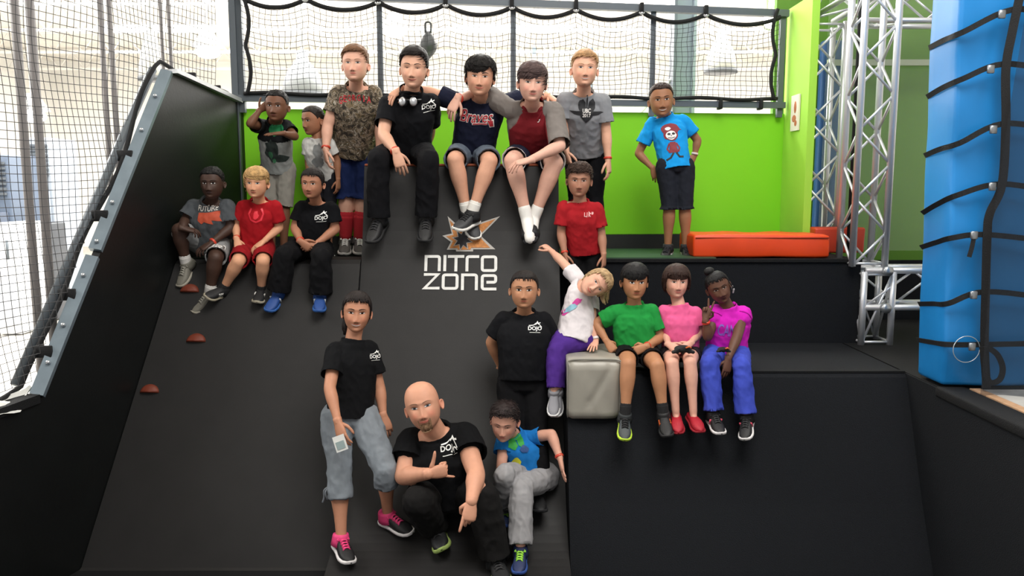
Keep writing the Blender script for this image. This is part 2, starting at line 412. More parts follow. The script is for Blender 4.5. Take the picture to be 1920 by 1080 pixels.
pr = [(4.87, Z(-1.137)), (4.84, Z(-1.16)), (4.70, Z(-1.52)), (4.56, Z(-1.86)), (4.40, Z(-2.2)), (4.36, Z(-2.3)), (5.83, Z(-2.3)), (5.83, Z(-1.137))]
rramp, RV, RF = strip_solid('ramp', pr, .34, 2.44, blackb, 'broad steep black ramp at right below the four seated children', 'ramp')
struct('trim_1', *box(.34, 2.44, 4.862, 4.90, Z(-1.137), Z(-1.125)), black)
tag(mk('platform', *box(.34, 2.555, 5.832, 6.9, Z(-2.3), Z(-.518)), blackb, fix=True, smooth=False), 'black upper platform at right where the boy in blue stands', 'platform')
struct('trim_2', *box(.34, 2.555, 5.815, 5.86, Z(-.535), Z(-.512)), black)
tag(mk('mat', *box(.345, 1.5, 5.86, 6.75, Z(-.512), Z(-.505)), mat('dark_green_mat', '#2c4a35', .5, bump=.1), fix=True, smooth=False), 'thin dark green mat lying on the right upper platform', 'mat')
tag(mk('platform', *box(2.456, 4.6, 4.45, 7.2, Z(-2.3), Z(-1.137)), black, fix=True, smooth=False), 'low black platform at far right under the aluminium truss', 'platform')
# right side wall of the pit with its rim
T = Thing('pit_side_wall', (2.5, 4, Z(-2.3)), 'dark blue black side wall of the pit at lower right with black rim', 'wall panel')
T.part('panel', *box(2.442, 2.454, 1.8, 4.87, Z(-2.3), Z(-1.14)), blackb, smooth=False, fix=True)
T.part('rim', *bevbox(2.435, 2.60, 1.8, 4.50, Z(-1.19), Z(-1.13), .012, 2), black, fix=True)
T.part('plank', *box(2.60, 2.66, 1.8, 4.44, Z(-1.2), Z(-1.128)), mat('raw_wood', '#b08c6c', .7, var=.2, vscale=20), smooth=False, fix=True)
T.part('ledge', *box(2.66, 3.9, 1.8, 4.44, Z(-1.22), Z(-1.135)), mat('pale_ledge', '#a9a8a4', .7, var=.2, vscale=9), smooth=False, fix=True)
# left side wall
T = Thing('pit_side_wall', (wallx(5), 5, Z(-2.3)), 'tall black side wall at left with steel edged slanting top', 'wall panel')
prof = [(6.56, -2.3), (6.56, .672), (5.72, .804), (4.435, -1.18), (3.0, -1.27), (1.5, -1.27), (1.5, -2.3)]
V = [Vector((wallx(y), y, Z(z))) for y, z in prof]+[Vector((wallx(y)-.05, y, Z(z))) for y, z in prof]; n = len(prof)
F = [(i, (i+1) % n, (i+1) % n+n, i+n) for i in range(n)]+[tuple(range(n)), tuple(range(2*n-1, n-1, -1))]
T.part('panel', V, F, mat('black_sheet', '#0e1010', .38, bump=.06, bscale=50, var=.15, vscale=5, spec=.5), smooth=False, fix=True)
def wl(y, z, o=0): return Vector((wallx(y)-o, y, Z(z)))
stl = mat('blue_steel', '#7d8b95', .4, metal=.35, var=.1, vscale=9)
def bar(a, b_, w_, h_, m, name, up=Vector((0, 0, 1))):
    d = (b_-a).normalized(); s = d.cross(up).normalized(); u = s.cross(d); c = [-1, 1]
    V = [q+s*(i*w_/2)+u*(j*h_/2) for q in (a, b_) for i, j in ((-1, -1), (1, -1), (1, 1), (-1, 1))]
    F = [(0, 1, 2, 3), (4, 7, 6, 5)]+[(i, (i+1) % 4, (i+1) % 4+4, i+4) for i in range(4)]
    return T.part(name, V, F, m, smooth=False, fix=True)
a, b_ = wl(5.70, .80, .03), wl(4.44, -1.17, .03)
n_ = Vector((.25, -1, .62)).normalized()
bar(a, a.lerp(b_, .60), .075, .05, stl, 'steel_edge', n_); bar(a.lerp(b_, .62), b_, .075, .05, stl, 'steel_edge', n_)
bar(wl(5.72, .81, .02), wl(6.5, .69, .02), .12, .03, mat('shiny_cap', '#c4c7c9', .25, metal=.5), 'steel_edge')
bar(wl(4.42, -1.18, .04), wl(2.2, -1.27, .04), .1, .05, black, 'steel_edge')
d = (b_-a).normalized()
for t in (.10, .22, .46, .58, .68, .82, .92):
    q = a.lerp(b_, t)+n_*.03; T.part('bolt', *tube([q, q+n_*.018], [.014, .010], 8), mat('bolt', '#c0c4c8', .3, metal=.8), fix=True)
# slack frame pipe outside the steel edge
T.part('pipe', *tube([a+Vector((-.10, 0, .02)), b_+Vector((-.12, 0, .06))], .03, 8), steel)
# flap of white sheet at lower left
T = Thing('sheet', wl(4.2, -1.2), 'crumpled white plastic sheet at the lower end of the left net', 'sheet')
V = []; 
for i in range(25):
    y = 4.46-i*.05
    for j in range(9):
        s = j/8; z = -1.155-.02*math.sin(i*.7)+.012*math.sin(s*7+i) - .10*s*math.sin(min(1, i/8)*math.pi/2) - (0.0 if i > 2 else 0)
        V.append(Vector((wallx(y)-.10+.13*s*min(1, i/6+.2)+.01*math.sin(i*1.3+s*3), y, Z(z+.03))))
F = [(i*9+j, i*9+j+1, (i+1)*9+j+1, (i+1)*9+j) for i in range(24) for j in range(8)]
T.part('cloth', V, F, mat('white_sheet', '#d9dad6', .5, var=.12, vscale=8))
# climbing holds on the left ramp
for (px, py, s, lab) in [(368, 636, 1, 'orange half round hold low on the left ramp, middle one'), (281, 731, .95, 'dull orange half round hold lowest on the left ramp'), (356, 543, 1, 'red orange hold on the left ramp behind the grey shoes')]:
    o = ray(px, py).normalized(); sf = BVHTree.FromPolygons([tuple(v.co) for v in me.vertices], [tuple(p.vertices) for p in me.polygons]); h = sf.ray_cast(CAM, o)[0]
    if h is None: continue
    n_ = Vector((0, -.868, .496)); u = Vector((0, .496, .868)); V = []; 
    for i in range(7):
        for k in range(17):
            t = math.pi*k/16; r = (1-(i/6)**2)**.5; V.append(h+Vector((1, 0, 0))*(0.066*s*math.cos(t)*r)+u*(.062*s*math.sin(t)*r-.02)+n_*(.03*i/6))
    F = [(i*17+k, i*17+k+1, (i+1)*17+k+1, (i+1)*17+k) for i in range(6) for k in range(16)]
    F.append(tuple(i*17 for i in range(7))+tuple(i*17+16 for i in range(6, -1, -1)))
    tag(mk('climbing_hold', V, F, mat('hold_orange', '#6b2a16', .6), fix=True), lab, 'climbing hold', 'holds on the left ramp')
# green walls ----------------------------------------------------------------
def wallq(name, x0, x1, z0, z1, m, th=.04):
    V = [Vector((x, Yb(x)+d, z)) for x in (x0, x1) for d in (0, th) for z in (Z(z0), Z(z1))]
    return struct(name, V, box(0, 1, 0, 1, 0, 1)[1], m)
wallq('wall_green', -2.16, 2.37, -.395, .635, green)
wallq('baseboard_back', -2.16, 2.37, -.54, -.39, mat('base_black', '#1c1f1d', .6), .06)
V, F = box(2.34, 2.40, 6.45, 7.03, Z(-.5), Z(1.5)); V = [Vector((v.x+.0, v.y, v.z)) for v in V]
struct('wall_lime', V, F, lime)
struct('wall_olive', *box(2.35, 5.2, 7.35, 7.42, Z(-1.1), Z(2.6)), olive)
struct('trim_3', *box(2.56, 4.6, 6.9, 6.95, Z(-1.137), Z(-.62)), blackb)
T = Thing('poster', (2.335, 6.75, Z(.6)), 'small pale poster with orange figure on the lime return wall', 'poster')
T.part('sheet', *box(2.325, 2.338, 6.62, 6.80, Z(.47), Z(.76)), mat('poster_paper', '#e4ddcf', .6), smooth=False, fix=True)
pv = []
for (y, z, r1, r2) in ((6.70, .66, .03, .05), (6.72, .57, .05, .03), (6.68, .53, .03, .025)):
    pv.append(ball(Vector((2.3245, y, Z(z))), 1, 10, 6, (.001, r1, r2)))
T.part('print', *join(*pv), mat('poster_orange', '#b5673a', .7))
T = Thing('clear_panel', (3.2, 7.1, Z(-.6)), 'glossy clear plastic panel hanging in front of the olive wall', 'panel')
gm = mat('clear_plastic', '#cfe0c0', .08, alpha=.10, spec=.8); T.part('sheet', *box(2.72, 4.4, 7.1, 7.11, Z(-.55), Z(2.2)), gm, smooth=False, fix=True)
T.part('batten', *box(2.72, 4.4, 7.07, 7.10, Z(1.05), Z(1.10)), mat('pale_batten', '#b9c2a8', .4), smooth=False, fix=True)
# blue mat in the rear truss
T = Thing('wall_pad', (2.55, 6.95, Z(-.5)), 'tall narrow dark blue wall pad behind the rear truss', 'pad')
T.part('pad', *bevbox(2.70, 2.90, 7.15, 7.25, Z(-.5), Z(1.28), .03, 3), mat('pad_blue', '#2a5590', .6), fix=True)
# trusses -----------------------------------------------------------------
def truss(cx, cy, w_, d_, z0, z1, step, lab, r=.025, rb=.010, tilt=0):
    T = Thing('truss_tower', (cx, cy, Z(z0)), lab, 'truss')
    q = [(cx-w_/2, cy-d_/2), (cx+w_/2, cy-d_/2), (cx+w_/2, cy+d_/2), (cx-w_/2, cy+d_/2)]
    for x, y in q: T.part('chord', *tube([(x, y, Z(z0)), (x, y, Z(z1))], r, 14), alu, fix=True)
    n = int((z1-z0)/step); st = (z1-z0)/n
    for s in range(4):
        a, b_ = q[s], q[(s+1) % 4]
        for i in range(n):
            f0, f1 = (a, b_) if (i+s) % 2 == 0 else (b_, a)
            T.part('brace', *tube([(f0[0], f0[1], Z(z0+i*st)), (f1[0], f1[1], Z(z0+(i+1)*st))], rb, 8), alu)
        for zz in (z0+.02, z1-.02): T.part('rung', *tube([(a[0], a[1], Z(zz)), (b_[0], b_[1], Z(zz))], rb, 8), alu)
    return T
T1 = truss(2.577, 5.86+.02, .235, .235, -.56, 2.6, .235, 'tall bright aluminium truss tower nearest the blue mat, standing on the low platform')
T1b = truss(2.66, 5.86+.02, .21, .23, -1.137, -.60, .27, 'short lower truss section under the tall tower beside the right platform', .024)
truss(2.535, 6.72, .26, .26, -.5, 1.32, .26, 'rear aluminium truss tower in front of the blue wall pad')
def htruss(a, b_, h, dpt, step, lab, r=.024, rb=.01):
    a = Vector(a); b_ = Vector(b_); T = Thing('truss_beam', a, lab, 'truss'); L = (b_-a).length; d = (b_-a)/L; s = Vector((-d.y, d.x, 0))*dpt; u = Vector((0, 0, h))
    cs = [Vector(), s, s+u, u]
    for c in cs: T.part('chord', *tube([a+c, b_+c], r, 12), alu, fix=True)
    n = max(1, int(L/step)); st = L/n
    for k in range(4):
        c0, c1 = cs[k], cs[(k+1) % 4]
        for i in range(n):
            f0, f1 = (c0, c1) if (i+k) % 2 == 0 else (c1, c0)
            T.part('brace', *tube([a+d*(i*st)+f0, a+d*((i+1)*st)+f1], rb, 8), alu)
    return T
hb = htruss((2.56, 5.765, Z(-.86)), (3.6, 5.765, Z(-.86)), .27, .24, .26, 'horizontal aluminium truss beam between the tall tower and the blue mat')
for zz in (-.86, -.59): hb.part('coupler', *tube([(2.70, 5.735, Z(zz)), (2.70, 5.70, Z(zz))], .036, 12), mat('bolt', '#c0c4c8', .3, metal=.8), fix=True)
htruss((2.42, 6.72, Z(1.36)), (2.80, 5.7, Z(1.62)), .24, .24, .25, 'aluminium truss beam joining the two towers at the top', .022)
htruss((2.70, 6.6, Z(1.33)), (4.2, 6.6, Z(1.33)), .24, .24, .25, 'aluminium truss beam running to the right behind the tall tower', .022)
T = Thing('pole', (2.37, 6.35, Z(-.5)), 'thin black pole left of the rear truss tower', 'pole'); T.part('tube', *tube([(2.36, 6.47, Z(-.5)), (2.36, 6.47, Z(1.25))], .012, 8), rope)
T = Thing('pole', (2.62, 6.4, Z(-.5)), 'thin black pole right of the rear truss tower', 'pole'); T.part('tube', *tube([(2.63, 6.25, Z(-.5)), (2.63, 6.25, Z(2.2))], .016, 8), rope)
# orange mats
T = Thing('foam_mat', (1.85, 6.1, Z(-.5)), 'long orange red vinyl foam mat lying on the right platform', 'mat')
T.part('foam', *bevbox(1.345, 2.36, 5.93, 6.42, Z(-.51), Z(-.345), .018, 3, cuts=.08, amp=.012), mat('orange_vinyl', '#d9420f', .45, var=.06, vscale=5, bump=.08, bscale=20), fix=True)
T.part('seam', *tube([(1.36, 5.925, Z(-.365)), (2.35, 5.925, Z(-.365))], .004, 6), mat('seam_red', '#9a2c0a', .6))
T = Thing('foam_mat', (2.6, 6.5, Z(-.5)), 'red orange foam mat standing behind the tall truss tower', 'mat')
T.part('foam', *bevbox(2.40, 2.80, 6.34, 6.55, Z(-.51), Z(-.31), .018, 3, cuts=.08, amp=.01), mat('orange_vinyl2', '#c23a1c', .45), fix=True)
# grey vinyl pad over the corner of the middle platform
T = Thing('corner_pad', (.49, 4.8, Z(-1.1)), 'grey vinyl pad draped over the corner of the middle platform', 'pad')
prof = [(4.765, -1.385), (4.715, -1.385), (4.695, -1.36), (4.69, -1.06), (4.715, -1.025), (4.76, -1.015), (5.18, -1.02), (5.2, -1.04), (5.2, -1.12), (4.86, -1.12), (4.80, -1.17)]
V = []; F = []; nx = 22; pp = []
for i in range(len(prof)):
    a = Vector(prof[i]); b2 = Vector(prof[(i+1) % len(prof)]); k = max(1, int((b2-a).length/.025))
    for j in range(k): pp.append(a.lerp(b2, j/k))
n = len(pp)
for i in range(nx+1):
    s = i/nx; sq = 1-.05*max(0, abs(2*s-1)-.8)/.2
    for p in pp:
        c = Vector((4.9, -1.1)); q = c+(p-c)*sq if abs(2*s-1) > .8 else p
        x = .333+s*.318; w_ = noise.noise(Vector((x*9, q.x*7, q.y*7+x*11)))
        fold = math.exp(-((x-.60+(q.y+1.05)*-.55)/.02)**2) if -1.3 < q.y < -1.04 else 0
        V.append(Vector((x, q.x-.007*w_+.010*fold-(.006*math.sin(s*math.pi) if q.x < 4.76 else 0), Z(q.y+(.008*w_ if q.x > 4.75 else 0)))))
for i in range(nx):
    for k in range(n): F.append((i*n+k, i*n+(k+1) % n, (i+1)*n+(k+1) % n, (i+1)*n+k))
F.append(tuple(range(n))); F.append(tuple(nx*n+k for k in range(n-1, -1, -1)))
T.part('cover', V, F, mat('grey_vinyl', '#9c988e', .38, var=.05, vscale=6, bump=.12, bscale=14), fix=True)
T.part('piping', *tube(catmull([(.336, 4.692, Z(-1.37)), (.336, 4.688, Z(-1.07)), (.345, 4.705, Z(-1.025)), (.49, 4.700, Z(-1.018)), (.64, 4.705, Z(-1.025)), (.650, 4.688, Z(-1.07)), (.650, 4.692, Z(-1.37))], 5), .005, 6), mat('grey_piping', '#7d7a72', .5))
# blue padded column -------------------------------------------------------
bm_ = mat('blue_vinyl', '#197cc2', .42, var=.07, vscale=3, bump=.1, bscale=6)
T = Thing('padded_column', (2.8, 4.6, Z(-1.13)), 'tall bright blue vinyl padded column at right bound with black straps', 'padded column')
V, F = bevbox(2.447, 3.35, 4.45, 4.75, Z(-1.12), Z(2.2), .025, 3, cuts=.07, amp=.0)
V2 = []
for v in V:
    k = noise.noise(Vector((v.x*2.5, v.y*2, v.z*3.0)))+.5*noise.noise(Vector((v.x*7, v.y*5, v.z*4+3))); o = Vector((0, 0, 0))
    if v.y < 4.5: o.y -= .028*k+.012*abs(math.sin(v.z*5.2))
    if v.x < 2.48: o.x -= .010*k
    o.x -= .022*(v.z-Z(-1.12)); V2.append(v+o)
T.part('cover', V2, F, bm_, fix=True)
def flatstrap(T, pts, wd, name='strap', th=.006, m=rope, side=None):
    pts = catmull(pts, 6); V = []; n = len(pts)
    for i, p in enumerate(pts):
        t = (pts[min(n-1, i+1)]-pts[max(0, i-1)]).normalized(); nn = side or Vector((-.35, -1, 0)).normalized(); s = t.cross(nn).normalized()
        for a_, b2 in ((-1, -1), (1, -1), (1, 1), (-1, 1)): V.append(p+s*(a_*wd/2)+nn*(b2*th/2))
    F = [(i*4+k, i*4+(k+1) % 4, (i+1)*4+(k+1) % 4, (i+1)*4+k) for i in range(n-1) for k in range(4)]+[(0, 1, 2, 3), tuple((n-1)*4+k for k in (3, 2, 1, 0))]
    return T.part(name, V, F, m, smooth=False, fix=True)
rows = [((1749, 90), (1806, 60), (1899, 18), (1990, 30)), ((1745, 182), (1805, 148), (1882, 120), (1990, 135)), ((1740, 292), (1800, 268), (1880, 232), (1990, 245)), ((1740, 400), (1795, 366), (1876, 345), (1990, 362)),
        ((1733, 464), (1786, 446), (1850, 440), (1990, 455)), ((1726, 570), (1778, 569), (1848, 547), (1990, 562)), ((1721, 637), (1778, 646), (1846, 646), (1990, 643))]
bk = [(1878, 27), (1857, 130), (1862, 243), (1860, 350), (1826, 441), (1825, 553), (1822, 650)]
for rw, q in zip(rows, bk):
    pts = [Vector((2.436-.022*(P(rw[0][0], rw[0][1], 4.73).z-Z(-1.12)), 4.73, P(rw[0][0], rw[0][1], 4.73).z)), Vector((2.432-.022*(P(rw[0][0], rw[0][1], 4.6).z-Z(-1.12)), 4.56, P(rw[0][0], (rw[0][1]+rw[1][1])/2, 4.56).z)), P(rw[1][0], rw[1][1], 4.405), P(rw[2][0], rw[2][1], 4.375), P(rw[3][0], rw[3][1], 4.37)]
    flatstrap(T, pts, .030)
    c = P(q[0], q[1], 4.355); T.part('buckle', *bevbox(c.x-.018, c.x+.018, c.y-.012, c.y+.006, c.z-.022, c.z+.022, .004, 1), mat('buckle', '#9a9ea2', .35, metal=.8), fix=True)
flatstrap(T, [P(x_, y_, 4.36) for x_, y_ in ((1915, -20), (1898, 60), (1886, 130), (1886, 232), (1879, 345), (1856, 400), (1851, 440), (1848, 547), (1846, 646), (1850, 728))], .042)
flatstrap(T, [P(x_, y_, 4.34) for x_, y_ in ((1842, 650), (1846, 690), (1856, 716), (1874, 712), (1880, 690), (1870, 665), (1850, 650))], .030, 'strap_loop')
flatstrap(T, [P(x_, y_, 4.35) for x_, y_ in ((1826, 446), (1822, 465), (1817, 482))], .022, 'strap_tail')
c = P(1812, 655, 4.37); T.part('wire_ring', *tube([c+Vector((.074*math.cos(t*math.pi/16), 0, .074*math.sin(t*math.pi/16))) for t in range(33)], .0026, 5), mat('wire', '#b9c4cc', .3, metal=.6))
T = Thing('mesh_curtain', (3.0, 4.33, Z(-1.1)), 'dark see-through mesh curtain hanging right of the blue column', 'net curtain')
V = []
for i in range(21):
    for j in range(41):
        x = 2.57+i*.04+.0; z = -1.20+3.0*j/40; V.append(Vector((x+(.10*max(0, z+.2)), 4.30+.02*math.sin(i*1.1+z*2), Z(z+.04*i/20*0))))
F = [(i*41+j, i*41+j+1, (i+1)*41+j+1, (i+1)*41+j) for i in range(20) for j in range(40)]
T.part('mesh', V, F, mat('mesh_fabric', '#20262e', .9, alpha=.45))
T.part('hem', *tube([V[0], V[20*41]], .02, 6), rope)
# netting -------------------------------------------------------------------
def net(fn, nu, nv, keep=lambda i, j: True, r=.0021):
    ps = []; V = []; F = []
    def seg(pts):
        if len(pts) > 1: ps.append(tube(pts, r, 3, caps=False))
    G = [[fn(i, j) for j in range(nv+1)] for i in range(nu+1)]
    for i in range(nu+1):
        run = []
        for j in range(nv+1):
            if keep(i, j): run.append(G[i][j])
            else: seg(run); run = []
        seg(run)
    for j in range(nv+1):
        run = []
        for i in range(nu+1):
            if keep(i, j): run.append(G[i][j])
            else: seg(run); run = []
        seg(run)
    V = []; F = []; k = 0
    for v, f in ps:
        V.extend(v); F.extend([tuple(q+k for q in x) for x in f]); k = len(V)
    return V, F
NT = Thing('safety_net', (0, 6.6, Z(.7)), 'black knotted safety net on a grey steel frame behind the group', 'safety net')
xs = [-2.15, -1.06, 0.01, 1.17, 2.28]
def ztop(x): return 1.52-.015*(x+2.15)
ties = [-1.62, -1.06, -.53, 0.0, .52, 1.06, 1.60, 2.24]
def sag(x):
    t = [-2.12]+ties
    for a_, b2 in zip(t[:-1], t[1:]):
        if a_ <= x <= b2: s = (x-a_)/(b2-a_); return .075*math.sin(s*math.pi)**.8+.035
    return .035
L = 2.24+2.12; nu = int(L/.046)
def bn(i, j):
    x = -2.12+L*i/nu; top = ztop(x)-sag(x)-.02; bot = .735; z = top+(bot-top)*j/16
    return Vector((x+.006*math.sin(i*.5+j), Yb(x)-.10+.02*math.sin(i*.21)*math.sin(j/16*math.pi), Z(z+.012*math.sin(i*.35+j*.2)*math.sin(j/16*math.pi))))
v, f = net(bn, nu, 16); tag(NT.part('net_mesh', v, f, netm), kind='stuff')
for x in xs:
    NT.part('post', *box(x-.022, x+.022, Yb(x)-.06, Yb(x)-.015, Z(.6), Z(ztop(x)+.02)), steel, smooth=False, fix=True)
def railq(z0a, z0b, h, name):
    V = [Vector((x, Yb(x)+d, Z(z))) for x, zz in ((-2.17, z0a), (2.32, z0b)) for d in (-.09, -.03) for z in (zz-h/2, zz+h/2)]
    NT.part(name, V, box(0, 1, 0, 1, 0, 1)[1], steel, smooth=False, fix=True)
railq(ztop(-2.15), ztop(2.3), .055, 'top_rail'); railq(.71, .70, .05, 'bottom_rail')
NT.part('border_rope', *tube([Vector((x, Yb(x)-.10, Z(ztop(x)-sag(x)))) for x in np.linspace(-2.12, 2.24, 120)], .017, 8), rope)
NT.part('border_rope', *tube([Vector((x, Yb(x)-.10, Z(.745+.008*math.sin(x*9)))) for x in np.linspace(-2.12, 2.24, 60)], .015, 8), rope)
for xx, sg in ((-2.09, 1), (2.21, -1)):
    NT.part('border_rope', *tube([Vector((xx+sg*(.035*abs(math.sin(t*math.pi*2))), Yb(xx)-.11, Z(.74+.74*t))) for t in np.linspace(0, 1, 30)], .016, 8), rope)
for x in ties[:-1]: NT.part('tie', *bevbox(x-.016, x+.016, Yb(x)-.13, Yb(x)-.02, Z(ztop(x)-.055), Z(ztop(x)+.032), .004, 1), rope, fix=True); NT.part('ring', *ball(Vector((x, Yb(x)-.12, Z(ztop(x)-.05))), .02, 8, 6, (1.3, .6, .6)), alu)
for x in (-1.9, -1.45, .75, 1.3, 1.75, 2.1): NT.part('tie', *bevbox(x-.014, x+.014, Yb(x)-.12, Yb(x)-.02, Z(.66), Z(.75), .004, 1), rope, fix=True)
LN = Thing('safety_net', (wallx(5), 5, Z(0)), 'large knotted safety net curtain along the left side wall', 'safety net')
def wtop(y):
    ys_ = [3.0, 4.435, 5.72, 6.56]; zs_ = [-1.22, -1.12, .85, .70]; return float(np.interp(y, ys_, zs_))
nu = int(3.7/.046); 
def ln(i, j):
    y = 6.5-3.7*i/nu; z = 2.4-j*.048+.02*math.sin(i*.16+1)*math.sin(j*.11); z2 = z
    bulge = .10*math.sin(max(0, min(1, (2.4-z)/3.4))*math.pi)*(1+.4*math.sin(y*2.2))
    return Vector((wallx(y)-.04-bulge+.012*math.sin(j*.3+i*.2), y+.015*math.sin(j*.21+i*.1), Z(z)))
v, f = net(ln, nu, 76, lambda i, j: 2.4-j*.048 > wtop(6.5-3.7*i/nu)+.01, .0023)
tag(LN.part('net_mesh', v, f, netm), kind='stuff')
LN.part('border_rope', *tube([Vector((wallx(y)-.10+.02*math.sin(y*11), y, Z(wtop(y)+.01+.03*math.sin(y*7)))) for y in np.linspace(6.5, 2.9, 90)], .015, 8), rope)
for y, r in ((6.10, .014), (5.50, .018), (4.86, .026), (4.40, .018)):
    for dx in (0, .09 if r > .024 else .06): LN.part('post', *tube([(wallx(y)-.26-dx, y, Z(-2.3)), (wallx(y)-.26-dx, y, Z(2.5))], r, 10), mat('post_grey', '#7d7978', .5))
LN.part('post', *box(-2.22, -2.17, 6.48, 6.55, Z(-.5), Z(1.56)), steel, smooth=False, fix=True)
for y in (5.3, 5.05, 4.75, 4.55, 6.0, 6.3): LN.part('tie', *bevbox(wallx(y)-.12, wallx(y)-.02, y-.012, y+.012, Z(wtop(y)-.03), Z(wtop(y)+.04), .004, 1), rope, fix=True)
# lettering on the warped wall ----------------------------------------------
LT = Thing('wall_sign', P(865, 480, 5.6), 'white block lettering and orange star painted on the middle black ramp', 'sign')
K = 1/6/ (F0/5.50)     # metres per crop pixel
def cc(pts): return [((x-625)*K, -(y-600)*K*1.06) for x, y in pts]
WR, WU, WN = Vector((1, 0, 0)), Vector((0, .42, .907)).normalized(), Vector((0, -.907, .42)).normalized()
wdt = 34*K; pol = []
r_ = 26
def st(p, r=0, closed=False, sharp=()):
    global pol
    pol += stroke(cc(rounded(p, r, closed, sharp) if r else p), wdt, closed)
st([(222, 777), (222, 608), (378, 608), (378, 777)], r_, sharp=(1,)); st([(441, 592), (441, 777)]); st([(475, 608), (665, 608)]); st([(570, 608), (570, 780)])
st([(698, 780), (698, 610), (838, 610)], r_); st([(875, 612), (1031, 612), (1031, 770), (875, 770)], r_, True)
st([(203, 815), (365, 815), (215, 972), (388, 972)]); st([(428, 820), (587, 820), (587, 975), (428, 975)], r_, True)
st([(650, 995), (650, 820), (810, 820), (810, 995)], r_, sharp=(1,)); st([(1040, 982), (877, 982), (877, 828), (1031, 828), (1031, 905), (925, 905)], r_)
def lay_ramp(pol, m, off, name='letter'):
    r = lay(pol, 960-960+760+625/6, 380+600/6, wsurf, WR, WU, WN, .05, off)
    if r: return LT.part(name, r[0], r[1], m, smooth=False)
sgw = mat('sign_white', '#dcdcd8', .6, var=.08, vscale=40)
n_let = [4]
lay_ramp(pol, sgw, .005, 'lettering')
outer = [(463, 150), (560, 235), (640, 250), (735, 185), (790, 120), (805, 235), (1080, 150), (855, 372), (920, 430), (1025, 525), (768, 525), (765, 550), (570, 550), (565, 530), (460, 530), (505, 440), (405, 370), (515, 345)]
ctr = Vector((650, 400))
def inset(pts, k): return [tuple(ctr+(Vector(p)-ctr)*k) for p in pts]
lay_ramp([cc(outer)], mat('sign_silver', '#a8a49e', .5), .004, 'star_border')
inn = [(487, 195), (560, 262), (645, 275), (735, 215), (775, 170), (790, 262), (1025, 182), (830, 372), (880, 425), (965, 508), (745, 508), (735, 530), (590, 532), (585, 512), (492, 514), (530, 432), (450, 378), (535, 362)]
lay_ramp([cc(inn)], mat('sign_orange', '#b87636', .6, var=.25, vscale=60), .007, 'star_fill')
star = []
for k in range(16):
    a = math.pi*2*k/16+.2; rr = 112 if k % 2 == 0 else 58; star.append((640+rr*math.cos(a)*.95, 420+rr*math.sin(a)))
lay_ramp([cc([(640+(x-640)*1.22, 420+(y-420)*1.18) for x, y in star])], mat('sign_silver', '#a8a49e', .5), .009, 'star_border')
lay_ramp([cc(star)], mat('sign_dark', '#26252a', .7), .011, 'star_core')
# ---------------------------------------------------------------- people
_HT = [(.50, .02, .02, .02), (.485, .10, .10, .12), (.45, .175, .19, .225), (.39, .245, .27, .32), (.30, .295, .33, .385), (.20, .322, .368, .42),
       (.10, .332, .385, .438), (0.0, .330, .385, .425), (-.10, .320, .378, .385), (-.20, .298, .372, .31), (-.29, .268, .362, .21),
       (-.37, .226, .348, .12), (-.43, .178, .330, .05), (-.475, .118, .295, 0.0), (-.495, .06, .24, -.06), (-.50, .02, .19, -.12)]
def _rows(k):
    q = [Vector(p) for p in _HT]; q = [q[0]*2-q[1]]+q+[q[-1]*2-q[-2]]; out = []
    for i in range(1, len(q)-2):
        a, b, c, d = q[i-1:i+3]
        for j in range(k):
            t = j/k; out.append(.5*((2*b)+(c-a)*t+(2*a-5*b+4*c-d)*t*t+(-a+3*b-3*c+d)*t**3))
    out.append(q[-2]); return np.array([tuple(r) for r in out])
ROWS = _rows(6); ZR = ROWS[:, 0]
def gs(x, s): return np.exp(-.5*(x/s)**2)
def phis(nf, nb): return np.concatenate([np.linspace(0, math.pi, nf, endpoint=False), np.linspace(math.pi, 2*math.pi, nb, endpoint=False)])
def head_base(z, W, Fr, B, ph):
    ca, sa = np.cos(ph), np.sin(ph)
    x = W*np.sign(ca)*np.abs(ca)**.92
    y = np.where(sa >= 0, Fr*np.abs(sa)**.86, -B*np.abs(sa)**.95)
    y = np.where(sa < 0, y, y)
    return x, y
def features(x, y, z, sp):
    ax = np.abs(x); fr = np.clip((y-.12)/.12, 0, 1); ns = sp.get('nose', .85); ck = sp.get('cheek', 1)
    h = np.interp(z, [-.262, -.238, -.208, -.17, -.08, 0.0, .06], [0, .045, .095, .098, .055, .018, 0])*ns
    sg = np.interp(z, [-.24, -.18, -.05, .03], [.05, .043, .026, .032])*sp.get('nosew', 1)
    d = h*gs(x, sg)
    d += .03*ns*gs(ax-.052*sp.get('nosew', 1), .018)*gs(z+.212, .022)
    d -= .038*gs(ax-.14, .055)*gs(z-.0, .042)
    d += .014*gs(x, .2)*gs(z-.085, .028)
    d += .022*ck*gs(ax-.18, .07)*gs(z+.17, .07)
    d += .022*gs(x, .085)*gs(z+.30, .05)
    d += .026*gs(x, .07)*gs(z+.44, .035)
    d -= .012*gs(x, .06)*gs(z+.365, .016)
    sm = sp.get('smile', 0)
    d += .018*sm*gs(ax-.17, .05)*gs(z+.19, .05)
    return d*fr
def surf_pt(z, ph, T=0.0, sp={}):
    z = max(-.495, min(.4995, z)); zz = ZR[::-1]
    W, Fr, B = (float(np.interp(z, zz, ROWS[::-1, i])) for i in (1, 2, 3))
    W *= sp.get('wide', 1.06)
    x, y = head_base(z, W, Fr, B, ph); p = Vector((float(x), float(y), z)); n = Vector((float(x), float(y)+.03, (z-.0)*.9)).normalized()
    return p+n*T, n
